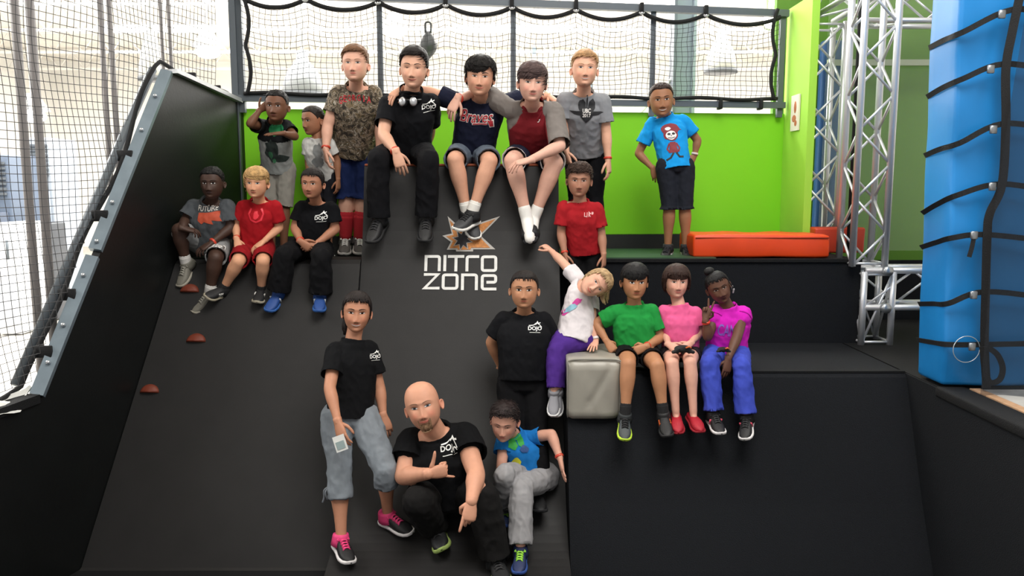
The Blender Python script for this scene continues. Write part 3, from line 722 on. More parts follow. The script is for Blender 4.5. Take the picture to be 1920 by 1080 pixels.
def head_frame(c, hh, yaw, pitch, roll):
    M = Matrix.Rotation(math.radians(roll), 3, 'Y') @ Matrix.Rotation(math.radians(yaw), 3, 'Z') @ Matrix.Rotation(math.radians(pitch), 3, 'X')
    X, Fv, U = M @ Vector((1, 0, 0)), M @ Vector((0, -1, 0)), M @ Vector((0, 0, 1))
    return lambda p: c+hh*(X*p[0]+Fv*p[1]+U*p[2]), X, Fv, U
def grid_faces(nr, nc, wrap):
    F = []
    for i in range(nr-1):
        for k in range(nc if wrap else nc-1):
            k2 = (k+1) % nc; F.append((i*nc+k, (i+1)*nc+k, (i+1)*nc+k2, i*nc+k2))
    return F
def build_head(sp):
    ph = phis(84, 30); R = ROWS; Z = np.repeat(R[:, 0][:, None], len(ph), 1); PH = np.repeat(ph[None], len(R), 0)
    W = R[:, 1][:, None]*sp.get('wide', 1.06); jaw = sp.get('jaw', 1.06); W = W*np.interp(Z, [-.5, -.15], [jaw, 1])
    x, y = head_base(Z, W, R[:, 2][:, None], R[:, 3][:, None], PH)
    y = y+features(x, y, Z, sp)
    V = np.stack([x, y, Z], -1).reshape(-1, 3); F = grid_faces(len(R), len(ph), True)
    top = len(V); V = np.vstack([V, [[0, 0, .502]], [[0, .15, -.502]]])
    n = len(ph)
    for k in range(n):
        F.append((top, k, (k+1) % n)); F.append((top+1, (len(R)-1)*n+(k+1) % n, (len(R)-1)*n+k))
    return V, F
def ear(side):
    V = []; F = []; N = 16; rr = [0, .35, .6, .8, .95, 1.0, .9, .5]; hh = [.0, -.004, .0, .022, .022, .006, -.012, -.02]
    u = Vector((0, -.18, 1)).normalized(); b = Vector((side*.5, -.86, 0)).normalized(); o = Vector((side*.86, .5, 0))
    c = Vector((side*.342, -.055, -.075))
    for r, h in zip(rr, hh):
        for k in range(N):
            t = 2*math.pi*k/N; s = math.sin(t); V.append(c+u*(.112*r*s)+b*(.066*r*math.cos(t)*(1.0+.22*s)+.02)+o*h)
    F = grid_faces(len(rr), N, True); V.append(c+b*.02); V.append(c+b*.02-o*.02); m = len(V)-2
    for k in range(N):
        F.append((m, k, (k+1) % N)); F.append((m+1, (len(rr)-1)*N+(k+1) % N, (len(rr)-1)*N+k))
    return V, F
def patch(surf, fx, nu, nv, off):
    """fx(u,v)->(x,z,bulge,col); lies on the face."""
    V = []; cols = []
    for j in range(nv):
        for i in range(nu):
            u = -1+2*i/(nu-1); v = -1+2*j/(nv-1); x, z, b, c = fx(u, v)
            h = surf.ray_cast(Vector((x, 2, z)), Vector((0, -1, 0))); y = h[0].y if h[0] else .35
            V.append(Vector((x, y+off+b, z))); cols.append(c)
    F = [(j*nu+i, j*nu+i+1, (j+1)*nu+i+1, (j+1)*nu+i) for j in range(nv-1) for i in range(nu-1)]
    return V, F, cols
def hairline(a, hs):
    f = hs.get('front', .27); st = hs.get('temple', .12); sd = hs.get('side', .02); bk = hs.get('back', -.30)
    return np.interp(a, [-1, -.35, -.16, -.02, .16, .3, .6, .8, 1], [bk, bk*.8, sd-.04, .07, sd-.02, st, f*.86, f, f])
def build_hair(sp):
    hs = sp['hair']; ph = phis(60, 50); R = ROWS; nR = len(R); rnd = random.Random(hs.get('seed', 3))
    Tt = hs.get('top', .07); Ts = hs.get('sides', .035); V = []; F = []
    rough = hs.get('rough', .02); col = []
    for r in R:
        for p in ph:
            a = math.sin(p); z = r[0]; zh = float(hairline(a, hs)); m = (z-zh)/.05; m = max(0, min(1, m)); m = m*m*(3-2*m)
            tz = max(0, min(1, (z-.05)/.3)); T = Ts+(Tt-Ts)*tz
            if hs.get('sweep_hi') and z > .15: T += hs['sweep_hi']*max(0, a)*tz
            q, n = surf_pt(z, p, 0, sp)
            nz = noise.noise(Vector((q.x*7, q.y*7, q.z*3+hs.get('seed', 3))))+.6*noise.noise(q*16)
            V.append(q+n*((T+rough*nz)*m-.03*(1-m)))
    n = len(ph); F = grid_faces(nR, n, True); V.append(Vector((0, 0, .5+Tt))); V.append(Vector((0, .1, -.47)))
    for k in range(n): F.append((len(V)-2, k, (k+1) % n)); F.append((len(V)-1, (nR-1)*n+(k+1) % n, (nR-1)*n+k))
    out = [(V, F)]
    sweep = hs.get('sweep', .0); L = hs.get('len', .14); nt = hs.get('tufts', 240); lift = hs.get('lift', .03); r0 = hs.get('r', .012)
    for _ in range(nt):
        p = rnd.uniform(0, 2*math.pi); a = math.sin(p); zh = float(hairline(a, hs))
        z0 = .499-(rnd.random()**1.3)*(.499-zh-.03)
        tz = max(0, min(1, (z0-.05)/.3)); T = Ts+(Tt-Ts)*tz; ll = L*rnd.uniform(.6, 1.3)*(.55+.45*tz); sw = sweep+rnd.uniform(-.35, .35)*hs.get('mess', 1); pts = []
        up = rnd.uniform(.3, 1)*lift
        for s in (0, .25, .5, .75, 1):
            q, nn = surf_pt(max(z0-ll*s, zh-.02-.03*rnd.random()), p+sw*s, T*(1-.0*s)-.012+up*s*s+.008*math.sin(s*3), sp); pts.append(q+Vector((0, 0, hs.get('spike', 0)*s*s*tz)))
        out.append(tube(pts, [r0*.8, r0, r0*.9, r0*.6, .001], 4, caps=False))
    if hs.get('bangs'):
        b0, bw, bsw = hs['bangs']       # lowest z, half-angle, sweep
        for _ in range(hs.get('nb', 70)):
            dp = rnd.uniform(-bw, bw); p = math.pi/2+dp; z1 = b0+rnd.uniform(0, .05)+hs.get('barch', .05)*(dp/bw)**2*hs.get('bs', 1); pts = []
            for s in (0, .25, .5, .75, 1):
                z = .42+(z1-.42)*s; q, nn = surf_pt(z, p+bsw*s*s, Tt*(1-s)+.022*s+.016*math.sin(s*3.1)-.004, sp); pts.append(q)
            out.append(tube(pts, [.018, .024, .024, .018, .003], 4, flat=.6, caps=False))
    for e in hs.get('extra', []):       # ('ball',(x,y,z),r,(sx,sy,sz)) or ('lock',[pts],r)
        if e[0] == 'ball': out.append(ball(Vector(e[1]), e[2], 14, 10, e[3]))
        else:
            for k in range(e[3] if len(e) > 3 else 1):
                j = Vector((rnd.uniform(-1, 1), rnd.uniform(-1, 1), 0))*(e[4] if len(e) > 4 else 0)
                pts = catmull([Vector(q)+j*(.4+.6*i/len(e[1])) for i, q in enumerate(e[1])], 4)
                m = len(pts); out.append(tube(pts, [e[2]*(.55+.6*math.sin(min(1, i/(m-1)*1.25)*math.pi*.8))*(1 if i < m-2 else .4) for i in range(m)], 6, flat=.75))
    return join(*out)
CURLS = {'relax': [(18, 25, 15), (22, 30, 18), (28, 34, 20), (34, 38, 22)], 'flat': [(4, 5, 4)]*4, 'fist': [(78, 95, 60)]*4,
         'grip': [(45, 55, 35), (50, 60, 35), (55, 62, 35), (60, 64, 35)], 'drape': [(30, 14, 8), (34, 16, 8), (38, 18, 10), (42, 22, 12)],
         'vee': [(0, 4, 4), (0, 4, 4), (82, 95, 60), (82, 95, 60)], 'shaka': [(75, 92, 60), (80, 95, 60), (78, 92, 60), (8, 8, 5)],
         'point': [(6, 10, 6), (42, 75, 45), (62, 85, 50), (70, 88, 50)]}
SPLAY = {'relax': (4, 1, -3, -8), 'flat': (7, 2, -4, -11), 'vee': (13, -9, 0, 0), 'shaka': (0, 0, -2, -22), 'point': (5, 0, 0, 0), 'drape': (6, 1, -4, -10)}
def hand(wr, d, n, right, hl, pose):
    d = d.normalized(); n = (n-d*n.dot(d)).normalized(); s = d.cross(n) if right else n.cross(d); out = []
    ts = [-.16, -.04, .08, .2, .38, .5, .56]; ww = [.150, .150, .165, .195, .215, .205, .15]; th = [.145, .125, .11, .10, .085, .07, .045]
    out.append(loft([wr+d*(t*hl) for t in ts], s, n, [q*hl for q in ww], [q*hl for q in th], 12, 2.4))
    cu = CURLS[pose]; spl = SPLAY.get(pose, (3, 0, -2, -5))
    for k in range(4):
        o = (.165, .055, -.055, -.155)[k]; l = (.41, .46, .42, .33)[k]*hl; b = wr+d*(hl*(.50, .53, .51, .46)[k])+s*(o*hl)
        a = math.radians(spl[k]); dd = d*math.cos(a)+s*math.sin(a); pts = [b-dd*.06*hl, b]; ang = 0; cur = b
        for seg, f in zip(range(3), (.46, .29, .25)):
            a0 = ang; ang += math.radians(cu[k][seg])
            for h in (.5, 1):
                am = a0+(ang-a0)*(1 if h > .4 else .6); cur = cur+(dd*math.cos(am)+n*math.sin(am))*(l*f*.5); pts.append(cur.copy())
        r = (.047, .049, .047, .041)[k]*hl; out.append(tube(pts, [r, r*1.04, r, r*1.0, r*.92, r*.92, r*.82, r*.5], 8, ref=n))
    if pose in ('fist', 'vee', 'point'): seq = [(.5, .55, .45), (.75, -.25, .75), (.35, -.75, .6)]
    elif pose == 'shaka': seq = [(.45, .9, .0), (.35, .95, -.1), (.25, 1, -.15)]
    elif pose == 'flat': seq = [(.55, .8, .1), (.75, .6, .05), (.85, .45, .0)]
    else: seq = [(.6, .62, .3), (.85, .35, .35), (.95, .1, .35)]
    b = wr+d*(.10*hl)+s*(.12*hl)+n*(.02*hl); pts = [b]
    for (x, y, z), l in zip(seq, (.2, .17, .14)):
        v = (d*x+s*y+n*z).normalized(); pts.append(pts[-1]+v*(l*hl*.6)); pts.append(pts[-1]+v*(l*hl*.5))
    out.append(tube(pts, [.07*hl, .068*hl, .06*hl, .054*hl, .052*hl, .046*hl, .026*hl], 8, ref=n))
    return join(*out)
def bone(a, b, ra, rb, bulge=0, n=14, bp=.35):
    pts = []; rs = []
    for i in range(9):
        t = i/8; pts.append(a.lerp(b, t)); rs.append(ra+(rb-ra)*t+bulge*math.exp(-((t-bp)/.22)**2))
    v, f = tube(pts, rs, n); return join((v, f), ball(a, ra, 12, 8), ball(b, rb, 12, 8))
def wrinkle(V, N, amp, k, seed):
    out = []
    for v, n in zip(V, N):
        p = Vector((v.x*k, v.y*k, v.z*k*.55+seed)); q = Vector((v.x*k*2.1+v.z*k*.9, v.y*k*2, v.z*k*1.3-v.x*k*.8+seed))
        a = noise.noise(p); b = noise.noise(q); c = noise.noise(q*1.9+Vector((5, 2, 1)))
        out.append(v+n*(amp*(a*.9+(.5-abs(b))*1.3+(.4-abs(c))*.5-.35)))
    return out
SKIN = None
def shoe(T, an, toe, dn, S, st, label=None):
    d = (toe-an).normalized(); dn = (dn-d*dn.dot(d)).normalized(); s = d.cross(dn); L = .168*S; bot = an+dn*(.052*S)
    kind = st.get('kind', 'sneaker'); upc = st['up']; soc = st['sole']
    ts = [0, .03, .10, .2, .3, .42, .56, .7, .84, .94, 1.0]
    w = [.05, .105, .135, .14, .135, .14, .165, .175, .15, .09, .02]; h = [.18, .27, .33, .35, .36, .33, .265, .21, .16, .10, .03]
    lift = [.02, .005, 0, 0, 0, 0, 0, 0, .01, .03, .06]
    if kind == 'clog': h = [.12, .17, .19, .19, .20, .24, .25, .23, .19, .14, .08]
    if kind == 'slide': h = [.02, .03, .03, .03, .03, .03, .03, .03, .03, .03, .02]
    w0 = [.05, .105, .135, .14, .135, .14, .165, .178, .16, .115, .045]
    st_ = .085 if kind != 'clog' else .06
    base = [bot+d*((t-.27)*L)-dn*(lf*L) for t, lf in zip(ts, lift)]
    up = loft([b-dn*(hh*L/2) for b, hh in zip(base, h)], s, dn, [x*L for x in w], [x*L/2 for x in h], 16, 2.6)
    if kind == 'sneaker':
        cr = .031*S; ku = -dn; ct = (tube([an-d*.004*S+dn*.03*S, an-d*.006*S+dn*.012*S, an-d*.008*S-dn*.004*S, an-d*.010*S-dn*.012*S], [cr*1.15, cr*1.06, cr, cr*.93], 16, ref=d, flat=1.12))
        if not st.get('band'): up = join(up, ct)
    so = T.part('shoe', *up, mat('shoe_'+upc, upc, .6, bump=.15, bscale=150), fix=True, label=label)
    sl = loft([b-dn*(st_*L/2-.01*L) for b in base], s, dn, [x*L*1.09+.004 for x in w0], [st_*L/2]*11, 16, 5)
    T.part('sole', *sl, mat('sole_'+soc, soc, .7), parent=so, fix=True)
    if st.get('band') and kind == 'sneaker':
        T.part('collar', *ct, mat('shoe_'+st['band'], st['band'], .7), parent=so, fix=True)
    if st.get('lace') and kind == 'sneaker':
        ps = []
        for i in range(5):
            t = .36+.065*i; j = t*10
            hh = float(np.interp(t, ts, h)); c = bot+d*((t-.27)*L)-dn*(hh*L+.001); ww = .085*L
            sgn = 1 if i % 2 else -1
            for q in (1, -1):
                ps.append(tube([c-s*ww*q+dn*.012*S*.5, c-s*ww*.5*q-dn*.003, c+s*ww*.5*q-dn*.003+d*.03*L, c+s*ww*q+dn*.012*S*.5+d*.04*L], .0028+.0012*S, 5))
        c = bot+d*(.09*L)-dn*(.34*L)
        for q in (1, -1):
            ps.append(tube(catmull([c, c+s*q*.08*L-dn*.03*L, c+s*q*.14*L+dn*.02*L+d*.04*L, c+s*q*.05*L+d*.03*L], 4), .0026+.001*S, 5))
        T.part('laces', *join(*ps), mat('lace_'+st['lace'], st['lace'], .8), parent=so)
    if st.get('stripe'):
        ps = []
        for q in (1, -1):
            for t in ((.38, .46, .54) if st.get('three') else (.45,)):
                c = bot+d*((t-.27)*L)-dn*(.16*L)+s*q*(.15*L)
                ps.append(tube([c+dn*.07*L-d*.03*L, c, c-dn*.09*L+d*.03*L], (.018*L if st.get('three') else .03*L), 6, flat=.5))
        T.part('stripe', *join(*ps), mat('stripe_'+st['stripe'], st['stripe'], .6), parent=so)
    if kind == 'slide':
        c = [bot+d*((t-.27)*L) for t in (.5, .6, .7, .78)]
        bd = loft([q-dn*(.10*L) for q in c], s, dn, [.21*L, .225*L, .225*L, .21*L], [.19*L, .18*L, .17*L, .16*L], 16, 2.4)
        T.part('strap', *bd, mat('shoe_'+upc, upc, .6), parent=so, fix=True)
    return so
def person(sp):
    S = sp['S']; b = sp.get('b', .93 if sp['S'] < 1.42 else 1.0); lb = sp.get('lb', 1.0); Yp = sp['Y']; sk = lin(sp['skin'])
    rs = random.Random(sp.get('seed', 1))
    pel = P(*sp['pel'], Yp)
    (slx, sly), (srx, sry) = sp['sh']
    k = S*ppm(Yp)
    ax = Vector((srx-slx, sry-sly)).normalized(); dnv = Vector((-ax.y, ax.x))      # image axes of the shoulder line
    if sp.get('rawsh'): a = Vector((slx, sly)); c = Vector((srx, sry))
    else: a = Vector((slx, sly))+ax*.034*k+dnv*.03*k; c = Vector((srx, sry))-ax*.034*k+dnv*.03*k
    mid = (a+c)/2
    pp = topx(pel); dpx = math.hypot(mid.x-pp[0], mid.y-pp[1])/ppm(Yp)
    nk = solve(pel, mid.x, mid.y, max(.2*S, min(.30*S, dpx*sp.get('spk', 1.04))), sp.get('lean', -1))
    tw = sp.get('turn', 0)
    sl = P(a.x, a.y, nk.y+tw); sr = P(c.x, c.y, nk.y-tw)
    lat = (sr-sl).normalized(); spine = (nk-pel).normalized(); fwd = lat.cross(spine).normalized()
    pl = Matrix.Rotation(math.radians(sp.get('pyaw', 0)), 3, 'Z') @ Vector((1, 0, 0)); pl = (pl+Vector((0, 0, sp.get('ptilt', 0)))).normalized()
    pf = pl.cross(Vector((0, 0, 1))).normalized()
    hl_, hr_ = pel-pl*.052*S, pel+pl*.052*S
    sp['head'] = (sp['head'][0], sp['head'][1]+(2 if abs(sp.get('face', (0, 0, 0))[2]) < 40 else 0))
    hc = P(*sp['head'], 1.0); hc = solve(nk+spine*.02*S, *sp['head'], sp.get('neckl', .135)*S+0.0, sp.get('hs', -1))
    hc = P(*sp['head'], max(min(hc.y, nk.y+.02*S), nk.y-.13*S) if not sp.get('headY') else sp['headY'])
    hh = sp['hh']/ppm(hc.y)*sp.get('hk', 1.0)*1.05
    yaw, pit, rol = sp.get('face', (0, 0, 0)); tf, HX, HF, HU = head_frame(hc, hh, yaw, pit, rol)
    def leg(h, kn, an, to):
        K = solve(h, kn[0], kn[1], .245*S, kn[2]); A = solve(K, an[0], an[1], .246*S, an[2]); D = solve(A, to[0], to[1], .115*S, to[2]); return K, A, D
    legs = [leg(hl_, *sp['legl']) if sp.get('legl') else None, leg(hr_, *sp['legr']) if sp.get('legr') else None]
    def arm(s, el, wr, ha):
        E = solve(s, el[0], el[1], sp.get('ual', .172)*S, el[2]); Wp = solve(E, wr[0], wr[1], sp.get('fal', .145)*S, wr[2]); H = solve(Wp, ha[0], ha[1], .075*S, ha[2]); return E, Wp, H
    arms = [arm(sl, *sp['arml'][:3]) if sp.get('arml') else None, arm(sr, *sp['armr'][:3]) if sp.get('armr') else None]
    base = Vector((pel.x, pel.y, min([q[1].z-.05*S for q in legs if q] or [pel.z])))
    T = Thing('person', base, sp['label'], 'person', sp.get('group'))
    T.sp = sp; T.S = S
    # --- body
    parts = []
    secs = [(-.14, .05, .045), (-.08, .078, .06), (0, .09, .066), (.2, .084, .062), (.4, .08, .06), (.6, .088, .062), (.78, .094, .062), (.92, .08, .052), (1.0, .05, .042), (1.08, .034, .034)]
    def torso(secs, ex=0, n=24, fsh=0):
        cs = []; xs = []; ys = []; rx = []; ry = []
        for t, w_, d_ in secs:
            tt = max(0, min(1, t)); X = pl.lerp(lat, tt).normalized(); Y_ = X.cross(spine).normalized(); cs.append(pel+(nk-pel)*t+Y_*fsh*S*math.sin(tt*math.pi)); xs.append(X); ys.append(Y_)
            rx.append((w_*b+ex)*S); ry.append((d_*(b*1.1 if b > 1 else b)+ex)*S)
        return loft(cs, xs, ys, rx, ry, n, 2.3)
    parts.append(torso(secs))
    nbase = tf((0, -.10, -.28)); parts.append(tube([nk-spine*.02*S, nk+spine*.025*S, nbase, tf((0, -.07, -.1))], [.055*S*b, .21*hh*sp.get('nkr', 1), .20*hh*sp.get('nkr', 1), .18*hh], 14))
    parts.append(bone(nk+spine*.005*S, sl, .036*S*b, .036*S*lb)); parts.append(bone(nk+spine*.005*S, sr, .036*S*b, .036*S*lb))
    for i, A in enumerate(arms):
        if not A: continue
        E, Wp, H = A; s0 = (sl, sr)[i]
        parts.append(bone(s0, E, .032*S*lb, .0245*S*lb)); parts.append(bone(E, Wp, .0245*S*lb, .0158*S*lb, .0035*S*lb, bp=.3))
    for i, Lg in enumerate(legs):
        if not Lg: continue
        K, A_, D = Lg; h = (hl_, hr_)[i]
        parts.append(bone(h, K, .055*S*lb, .036*S*lb)); parts.append(bone(K, A_, .034*S*lb, .0215*S*lb, .007*S*lb, bp=.28)); parts.append(ball(K, .037*S*lb, 12, 8))
        dn_ = (A_-K).normalized(); fd_ = (D-A_).normalized(); dn_ = (dn_-fd_*dn_.dot(fd_)).normalized(); parts.append(bone(A_+dn_*.012*S, A_.lerp(D, .35)+dn_*.03*S, .019*S, .012*S))
    V, F = join(*parts); BV, BF = remesh(V, F, sp.get('vox', .0075), 5)
    extra = []
    hv, hf = build_head(sp); hsurf = BVHTree.FromPolygons([Vector(v) for v in hv], hf)
    extra.append(([tf(v) for v in hv], hf))
    if not sp.get('noears'):
        for s_ in (-1, 1):
            ev, ef = ear(s_); extra.append(([tf(Vector((v.x*sp.get('wide', 1.06), v.y, v.z))) for v in ev], ef))
    hl = .108*S*sp.get('hand', 1)
    T.hands = []
    for i, A in enumerate(arms):
        if not A: T.hands.append(None); continue
        E, Wp, H = A; a_ = (sp['arml'], sp['armr'])[i]; pose = a_[3]; n_ = Vector(a_[4]) if len(a_) > 4 else ((lat if i == 0 else -lat)*.8-fwd*.5)
        d_ = (H-Wp); extra.append(hand(Wp, d_, n_, i == 0, hl, pose)); T.hands.append((Wp, d_.normalized(), n_, E))
    nb = len(BV); V, F = join((BV, BF), *extra)
    cols = []
    hx = np.array(tuple(HX)); hF = np.array(tuple(HF)); hU = np.array(tuple(HU)); rel = (np.array([tuple(v) for v in V])-np.array(tuple(hc)))/hh
    lx, ly, lz = rel@hx, rel@hF, rel@hU
    red = .9*np.exp(-((np.abs(lx)-.18)/.08)**2-((lz+.16)/.07)**2)*(ly > .1)+.6*np.exp(-(lx/.05)**2-((lz+.19)/.05)**2)*(ly > .3)+.5*((np.abs(lx) > .33)*(np.abs(lz+.06) < .12)*(np.abs(ly) < .2))
    fl = sp.get('blush', .5); base_c = np.array(sk); cols = np.repeat(base_c[None], len(V), 0)
    cols[:, 1] *= 1-.22*red*fl; cols[:, 2] *= 1-.22*red*fl; cols[:, 0] *= 1+.03*red*fl
    if sp.get('stubble'):
        m = np.clip(((-lz-.22)/.06), 0, 1)*(ly > .0)*(np.abs(lx) < .3)*(lz > -.52)*np.clip(1-((np.abs(lx)-.2)/.08), 0, 1); cols *= (1-.25*m)[:, None]
    T.body = T.part('body', V, F, mat('skin', '#888888', .55, attr='Col', var=.04, vscale=30, bump=.05, bscale=200, spec=.35), cols=cols, fix=True)
    # --- face
    iris = lin(sp.get('iris', '#3a2618')); dark = (.012, .009, .008); wht = (.78, .75, .72); op = sp.get('eyes', .8); hc_ = lin(sp.get('brow', sp.get('hair', {}).get('col', '#2a1c14')))
    ex_ = .138
    for s_ in (-1, 1):
        def fe(u, v, s_=s_):
            hw = .068; x = s_*ex_+u*hw; arc = (1-u*u)**.6 if abs(u) < 1 else 0; hgt = .031*op
            z = (.004+u*s_*.006)+(v*hgt*arc if v < 0 else v*(hgt*1.1+.008)*arc)
            du = (u*hw-sp.get('gaze', 0))/.029; dz = (v*(hgt+.004)*arc-.002)/.029; r = math.hypot(du, dz)
            c = wht if r > 1.05 else (iris if r > .5 else dark)
            if v > (.62 if op > .3 else .0): c = dark if v > .7 else tuple(q*.35 for q in sk)
            if v < -.85: c = tuple(q*.55 for q in sk)
            if op < .3: c = tuple(q*.8 for q in sk) if abs(v) > .5 else dark
            return x, z, .010*arc*(1-v*v*.7)+.002, c
        pv, pf_, pc = patch(hsurf, fe, 25, 13, .004)
        T.part('eye', [tf(v) for v in pv], pf_, mat('eye', '#ffffff', .25, attr='Col'), cols=pc)
        def lidf(u, v, s_=s_):
            arc = (1-u*u)**.5 if abs(u) < 1 else 0; z = .006+(.031*op+.012)*1.15*arc+.006+v*.006; return s_*ex_+u*.068, z, .006*(1-v*v)*arc, tuple(q*.72 for q in sk)
        pv, pf_, pc = patch(hsurf, lidf, 17, 4, .003)
        T.part('eyelid', [tf(v) for v in pv], pf_, mat('lip', '#ffffff', .5, attr='Col'), cols=pc)
        bt = sp.get('browt', .011)
        def fb(u, v, s_=s_):
            t = (u*s_+1)/2; th = bt*(1-.75*t**2.5)*(1 if t > .05 else .6); x = s_*(.055+.17*t); z = .082+.03*math.sin(t*2.4)-.012*t+v*th+sp.get('browz', 0); return x, z, .006*(1-v*v), hc_
        pv, pf_, pc = patch(hsurf, fb, 17, 5, .002)
        T.part('eyebrow', [tf(v) for v in pv], pf_, mat('brow', '#ffffff', .9, attr='Col'), cols=pc)
        nv = patch(hsurf, lambda u, v, s_=s_: (s_*.03+u*.016*math.sqrt(max(0, 1-v*v)), -.236+v*.008, 0, tuple(q*.18 for q in sk)), 6, 5, .004)
        T.part('nostril', [tf(v) for v in nv[0]], nv[1], mat('lip', '#ffffff', .5, attr='Col'), cols=nv[2])
    lc = lin(sp['lip']) if sp.get('lip') else (min(1, sk[0]*.80), sk[1]*.42, sk[2]*.44)
    mw = sp.get('mouthw', .095+.045*max(0, sp.get('smile', 0))); sm = sp.get('smile', 0); mo = sp.get('open', 0); lt = sp.get('lipt', 1)
    def fm(u, v):
        arc = (1-abs(u)**2.2); up_ = .021*lt*(1-.25*math.exp(-(u/.12)**2)); lo = .026*lt+mo
        z = -.292+sm*.042*u*u-sm*.012; t = abs(v)
        z += (v*up_*arc if v > 0 else v*lo*arc)
        inner = .10+(.45 if mo > 0 else 0)*(1 if v < 0 else .2)
        c = lc; bul = .009*math.sin(min(1, t*1.2)*math.pi)
        if t < inner: c = ((.60, .57, .5) if (mo > .008 and sp.get('teeth', 1)) else tuple(q*.25 for q in lc)); bul = -.003 if mo <= 0 else .002
        if t > .93: c = tuple(a_*.5+b_*.5 for a_, b_ in zip(lc, sk))
        return u*mw, z, bul*arc, c
    pv, pf_, pc = patch(hsurf, fm, 27, 17, .002)
    T.part('mouth', [tf(v) for v in pv], pf_, mat('lip', '#ffffff', .5, attr='Col'), cols=pc)
    if sp.get('goatee'):
        gc = lin(sp['goatee'])
        def fg(u, v):
            w_ = .13 if v < .2 else .135; x = u*w_*math.sqrt(max(0, 1-max(0, -v)**2.2*.8)); z = -.385+v*.135; return x, z, .012*(1-u*u)*(1 if v < .9 else .3)+.004*noise.noise(Vector((x*60, z*60, 1))), gc
        gv, gf, gcx = patch(hsurf, fg, 25, 25, .002); keep = []
        for f in gf:
            c = sum((gv[i] for i in f), Vector())/4
            if abs(c.x) < .108 and -.345 < c.z < -.243 : continue
            keep.append(f)
        T.part('beard', [tf(v) for v in gv], keep, mat('beard', '#ffffff', .9, attr='Col', bump=.6, bscale=300, var=.3, vscale=250), cols=gcx)
        rr = random.Random(4); tf_ = []
        for _ in range(160):
            u = rr.uniform(-1, 1); v = rr.uniform(-1, 1); x = u*.12; z = -.385+v*.13
            if abs(x) < .09 and -.345 < z < -.25: continue
            h = hsurf.ray_cast(Vector((x, 2, z)), Vector((0, -1, 0)))[0]
            if h: tf_.append(tube([h, h+Vector((0, .02, -.015)), h+Vector((0, .022, -.04))], [.006, .005, .001], 3, caps=False))
        hv2, hf2 = join(*tf_); T.part('beard', [tf(v) for v in hv2], hf2, mat('hair_'+sp['goatee'], sp['goatee'], .8, var=.35, vscale=60))
    if sp.get('hair'):
        hv2, hf2 = build_hair(sp); hcx = sp['hair']['col']
        T.part('hair', [tf(v) for v in hv2], hf2, mat('hair_'+hcx, hcx, .62, var=.35, vscale=45, bump=.25, bscale=120, spec=.3))
    T.tf = tf; T.hh = hh; T.hsurf = hsurf
    seed = rs.random()*50
    # --- shirt
    sh = sp['shirt']; hem = (pel-nk).length and sh.get('hem', -.06); fit = sh.get('fit', 0.0); parts = []
    secs = [(hem-.06, .094, .078), (hem, .096, .079), (max(hem+.1, .15), .095, .077), (.35, .095, .077), (.6, .1, .078), (.78, .104, .077), (.92, .090, .066), (1.0, .062, .052), (1.09, .05, .046)]
    parts.append(torso(secs, .006+fit, 28, sh.get('belly', 0)))
    nr = max(.047*S*(b*.6+.4), .24*hh*sp.get('nkr', 1))
    cst = .047+sh.get('collar', 0); ndir = ((nbase-nk).normalized()*.6+spine*.4).normalized()
    parts.append(tube([nk-ndir*.03*S, nk+ndir*.02*S, nk+ndir*(cst+.03)*S], [.062*S*b, nr*1.12, nr], 18))
    ops = [(pel+(nk-pel)*hem, -spine, .16*S*b)]
    ops.append((nk+ndir*cst*S+fwd*.004*S, (ndir*1.0+fwd*.12).normalized(), nr*1.9, 3))
    sf = sh.get('sleeve', .62); sr_ = sh.get('sr', .044)*(lb*.6+.4)
    sleeves = []
    for i, A in enumerate(arms):
        s0 = (sl, sr)[i]; parts.append(bone(nk+ndir*.002*S, s0, .045*S*b, sr_*.90*S))
        if not A: continue
        E, Wp, H = A; parts.append(bone(s0, s0+(E-s0)*.18, sr_*.93*S, sr_*.93*S))
        dv = (E-s0).normalized(); ins = s0-dv*.0
        if sf <= 1:
            e_ = s0+(E-s0)*sf; sleeves.append(([bone(ins, e_+dv*.03*S, sr_*.95*S, sr_*1.04*S)], (e_, dv, sr_*1.5*S, -1)))
        else:
            dw = (Wp-E).normalized(); e_ = E+(Wp-E)*(sf-1); sleeves.append(([bone(ins, E, sr_*.93*S, sr_*.8*S), bone(E, e_+dw*.02*S, sr_*.78*S, sr_*.75*S)], (e_, dw, sr_*1.3*S, -1)))
    V, F = join(*parts); V, F = remesh(V, F, .0075, 4); V, F, N = cut_openings([Vector(v) for v in V], F, ops)
    for ps, op in sleeves:
        v2, f2 = join(*ps); v2, f2 = remesh(v2, f2, .0075, 3); v2, f2, n2 = cut_openings([Vector(v) for v in v2], f2, [op])
        V, F = join((V, F), (v2, f2)); N = N+n2
    V = wrinkle(V, N, sh.get('amp', .007), 9/S*1.3, seed)
    cols = None; cc = lin(sh['col'])
    if sh.get('fn'):
        cols = [sh['fn'](v, dict(pel=pel, nk=nk, sl=sl, sr=sr, spine=spine, lat=lat, fwd=fwd, S=S, arms=arms)) for v in V]; m = mat('cloth_attr', '#888888', .9, attr='Col', bump=.12, bscale=260, var=.06, vscale=20)
    elif sh.get('mat'): m = sh['mat']()
    else: m = mat('cloth_'+sh['col'], sh['col'], .9, bump=.12, bscale=260, var=.07, vscale=14)
    T.shirt = T.part('shirt', V, F, m, cols=cols); T.surf = BVHTree.FromPolygons(V, F)
    T.fr = (lat, spine, fwd); T.nk = nk; T.pel = pel; T.sl = sl; T.sr = sr; T.arms = arms; T.legs = legs
    # --- trousers / shorts
    pt = sp.get('pants')
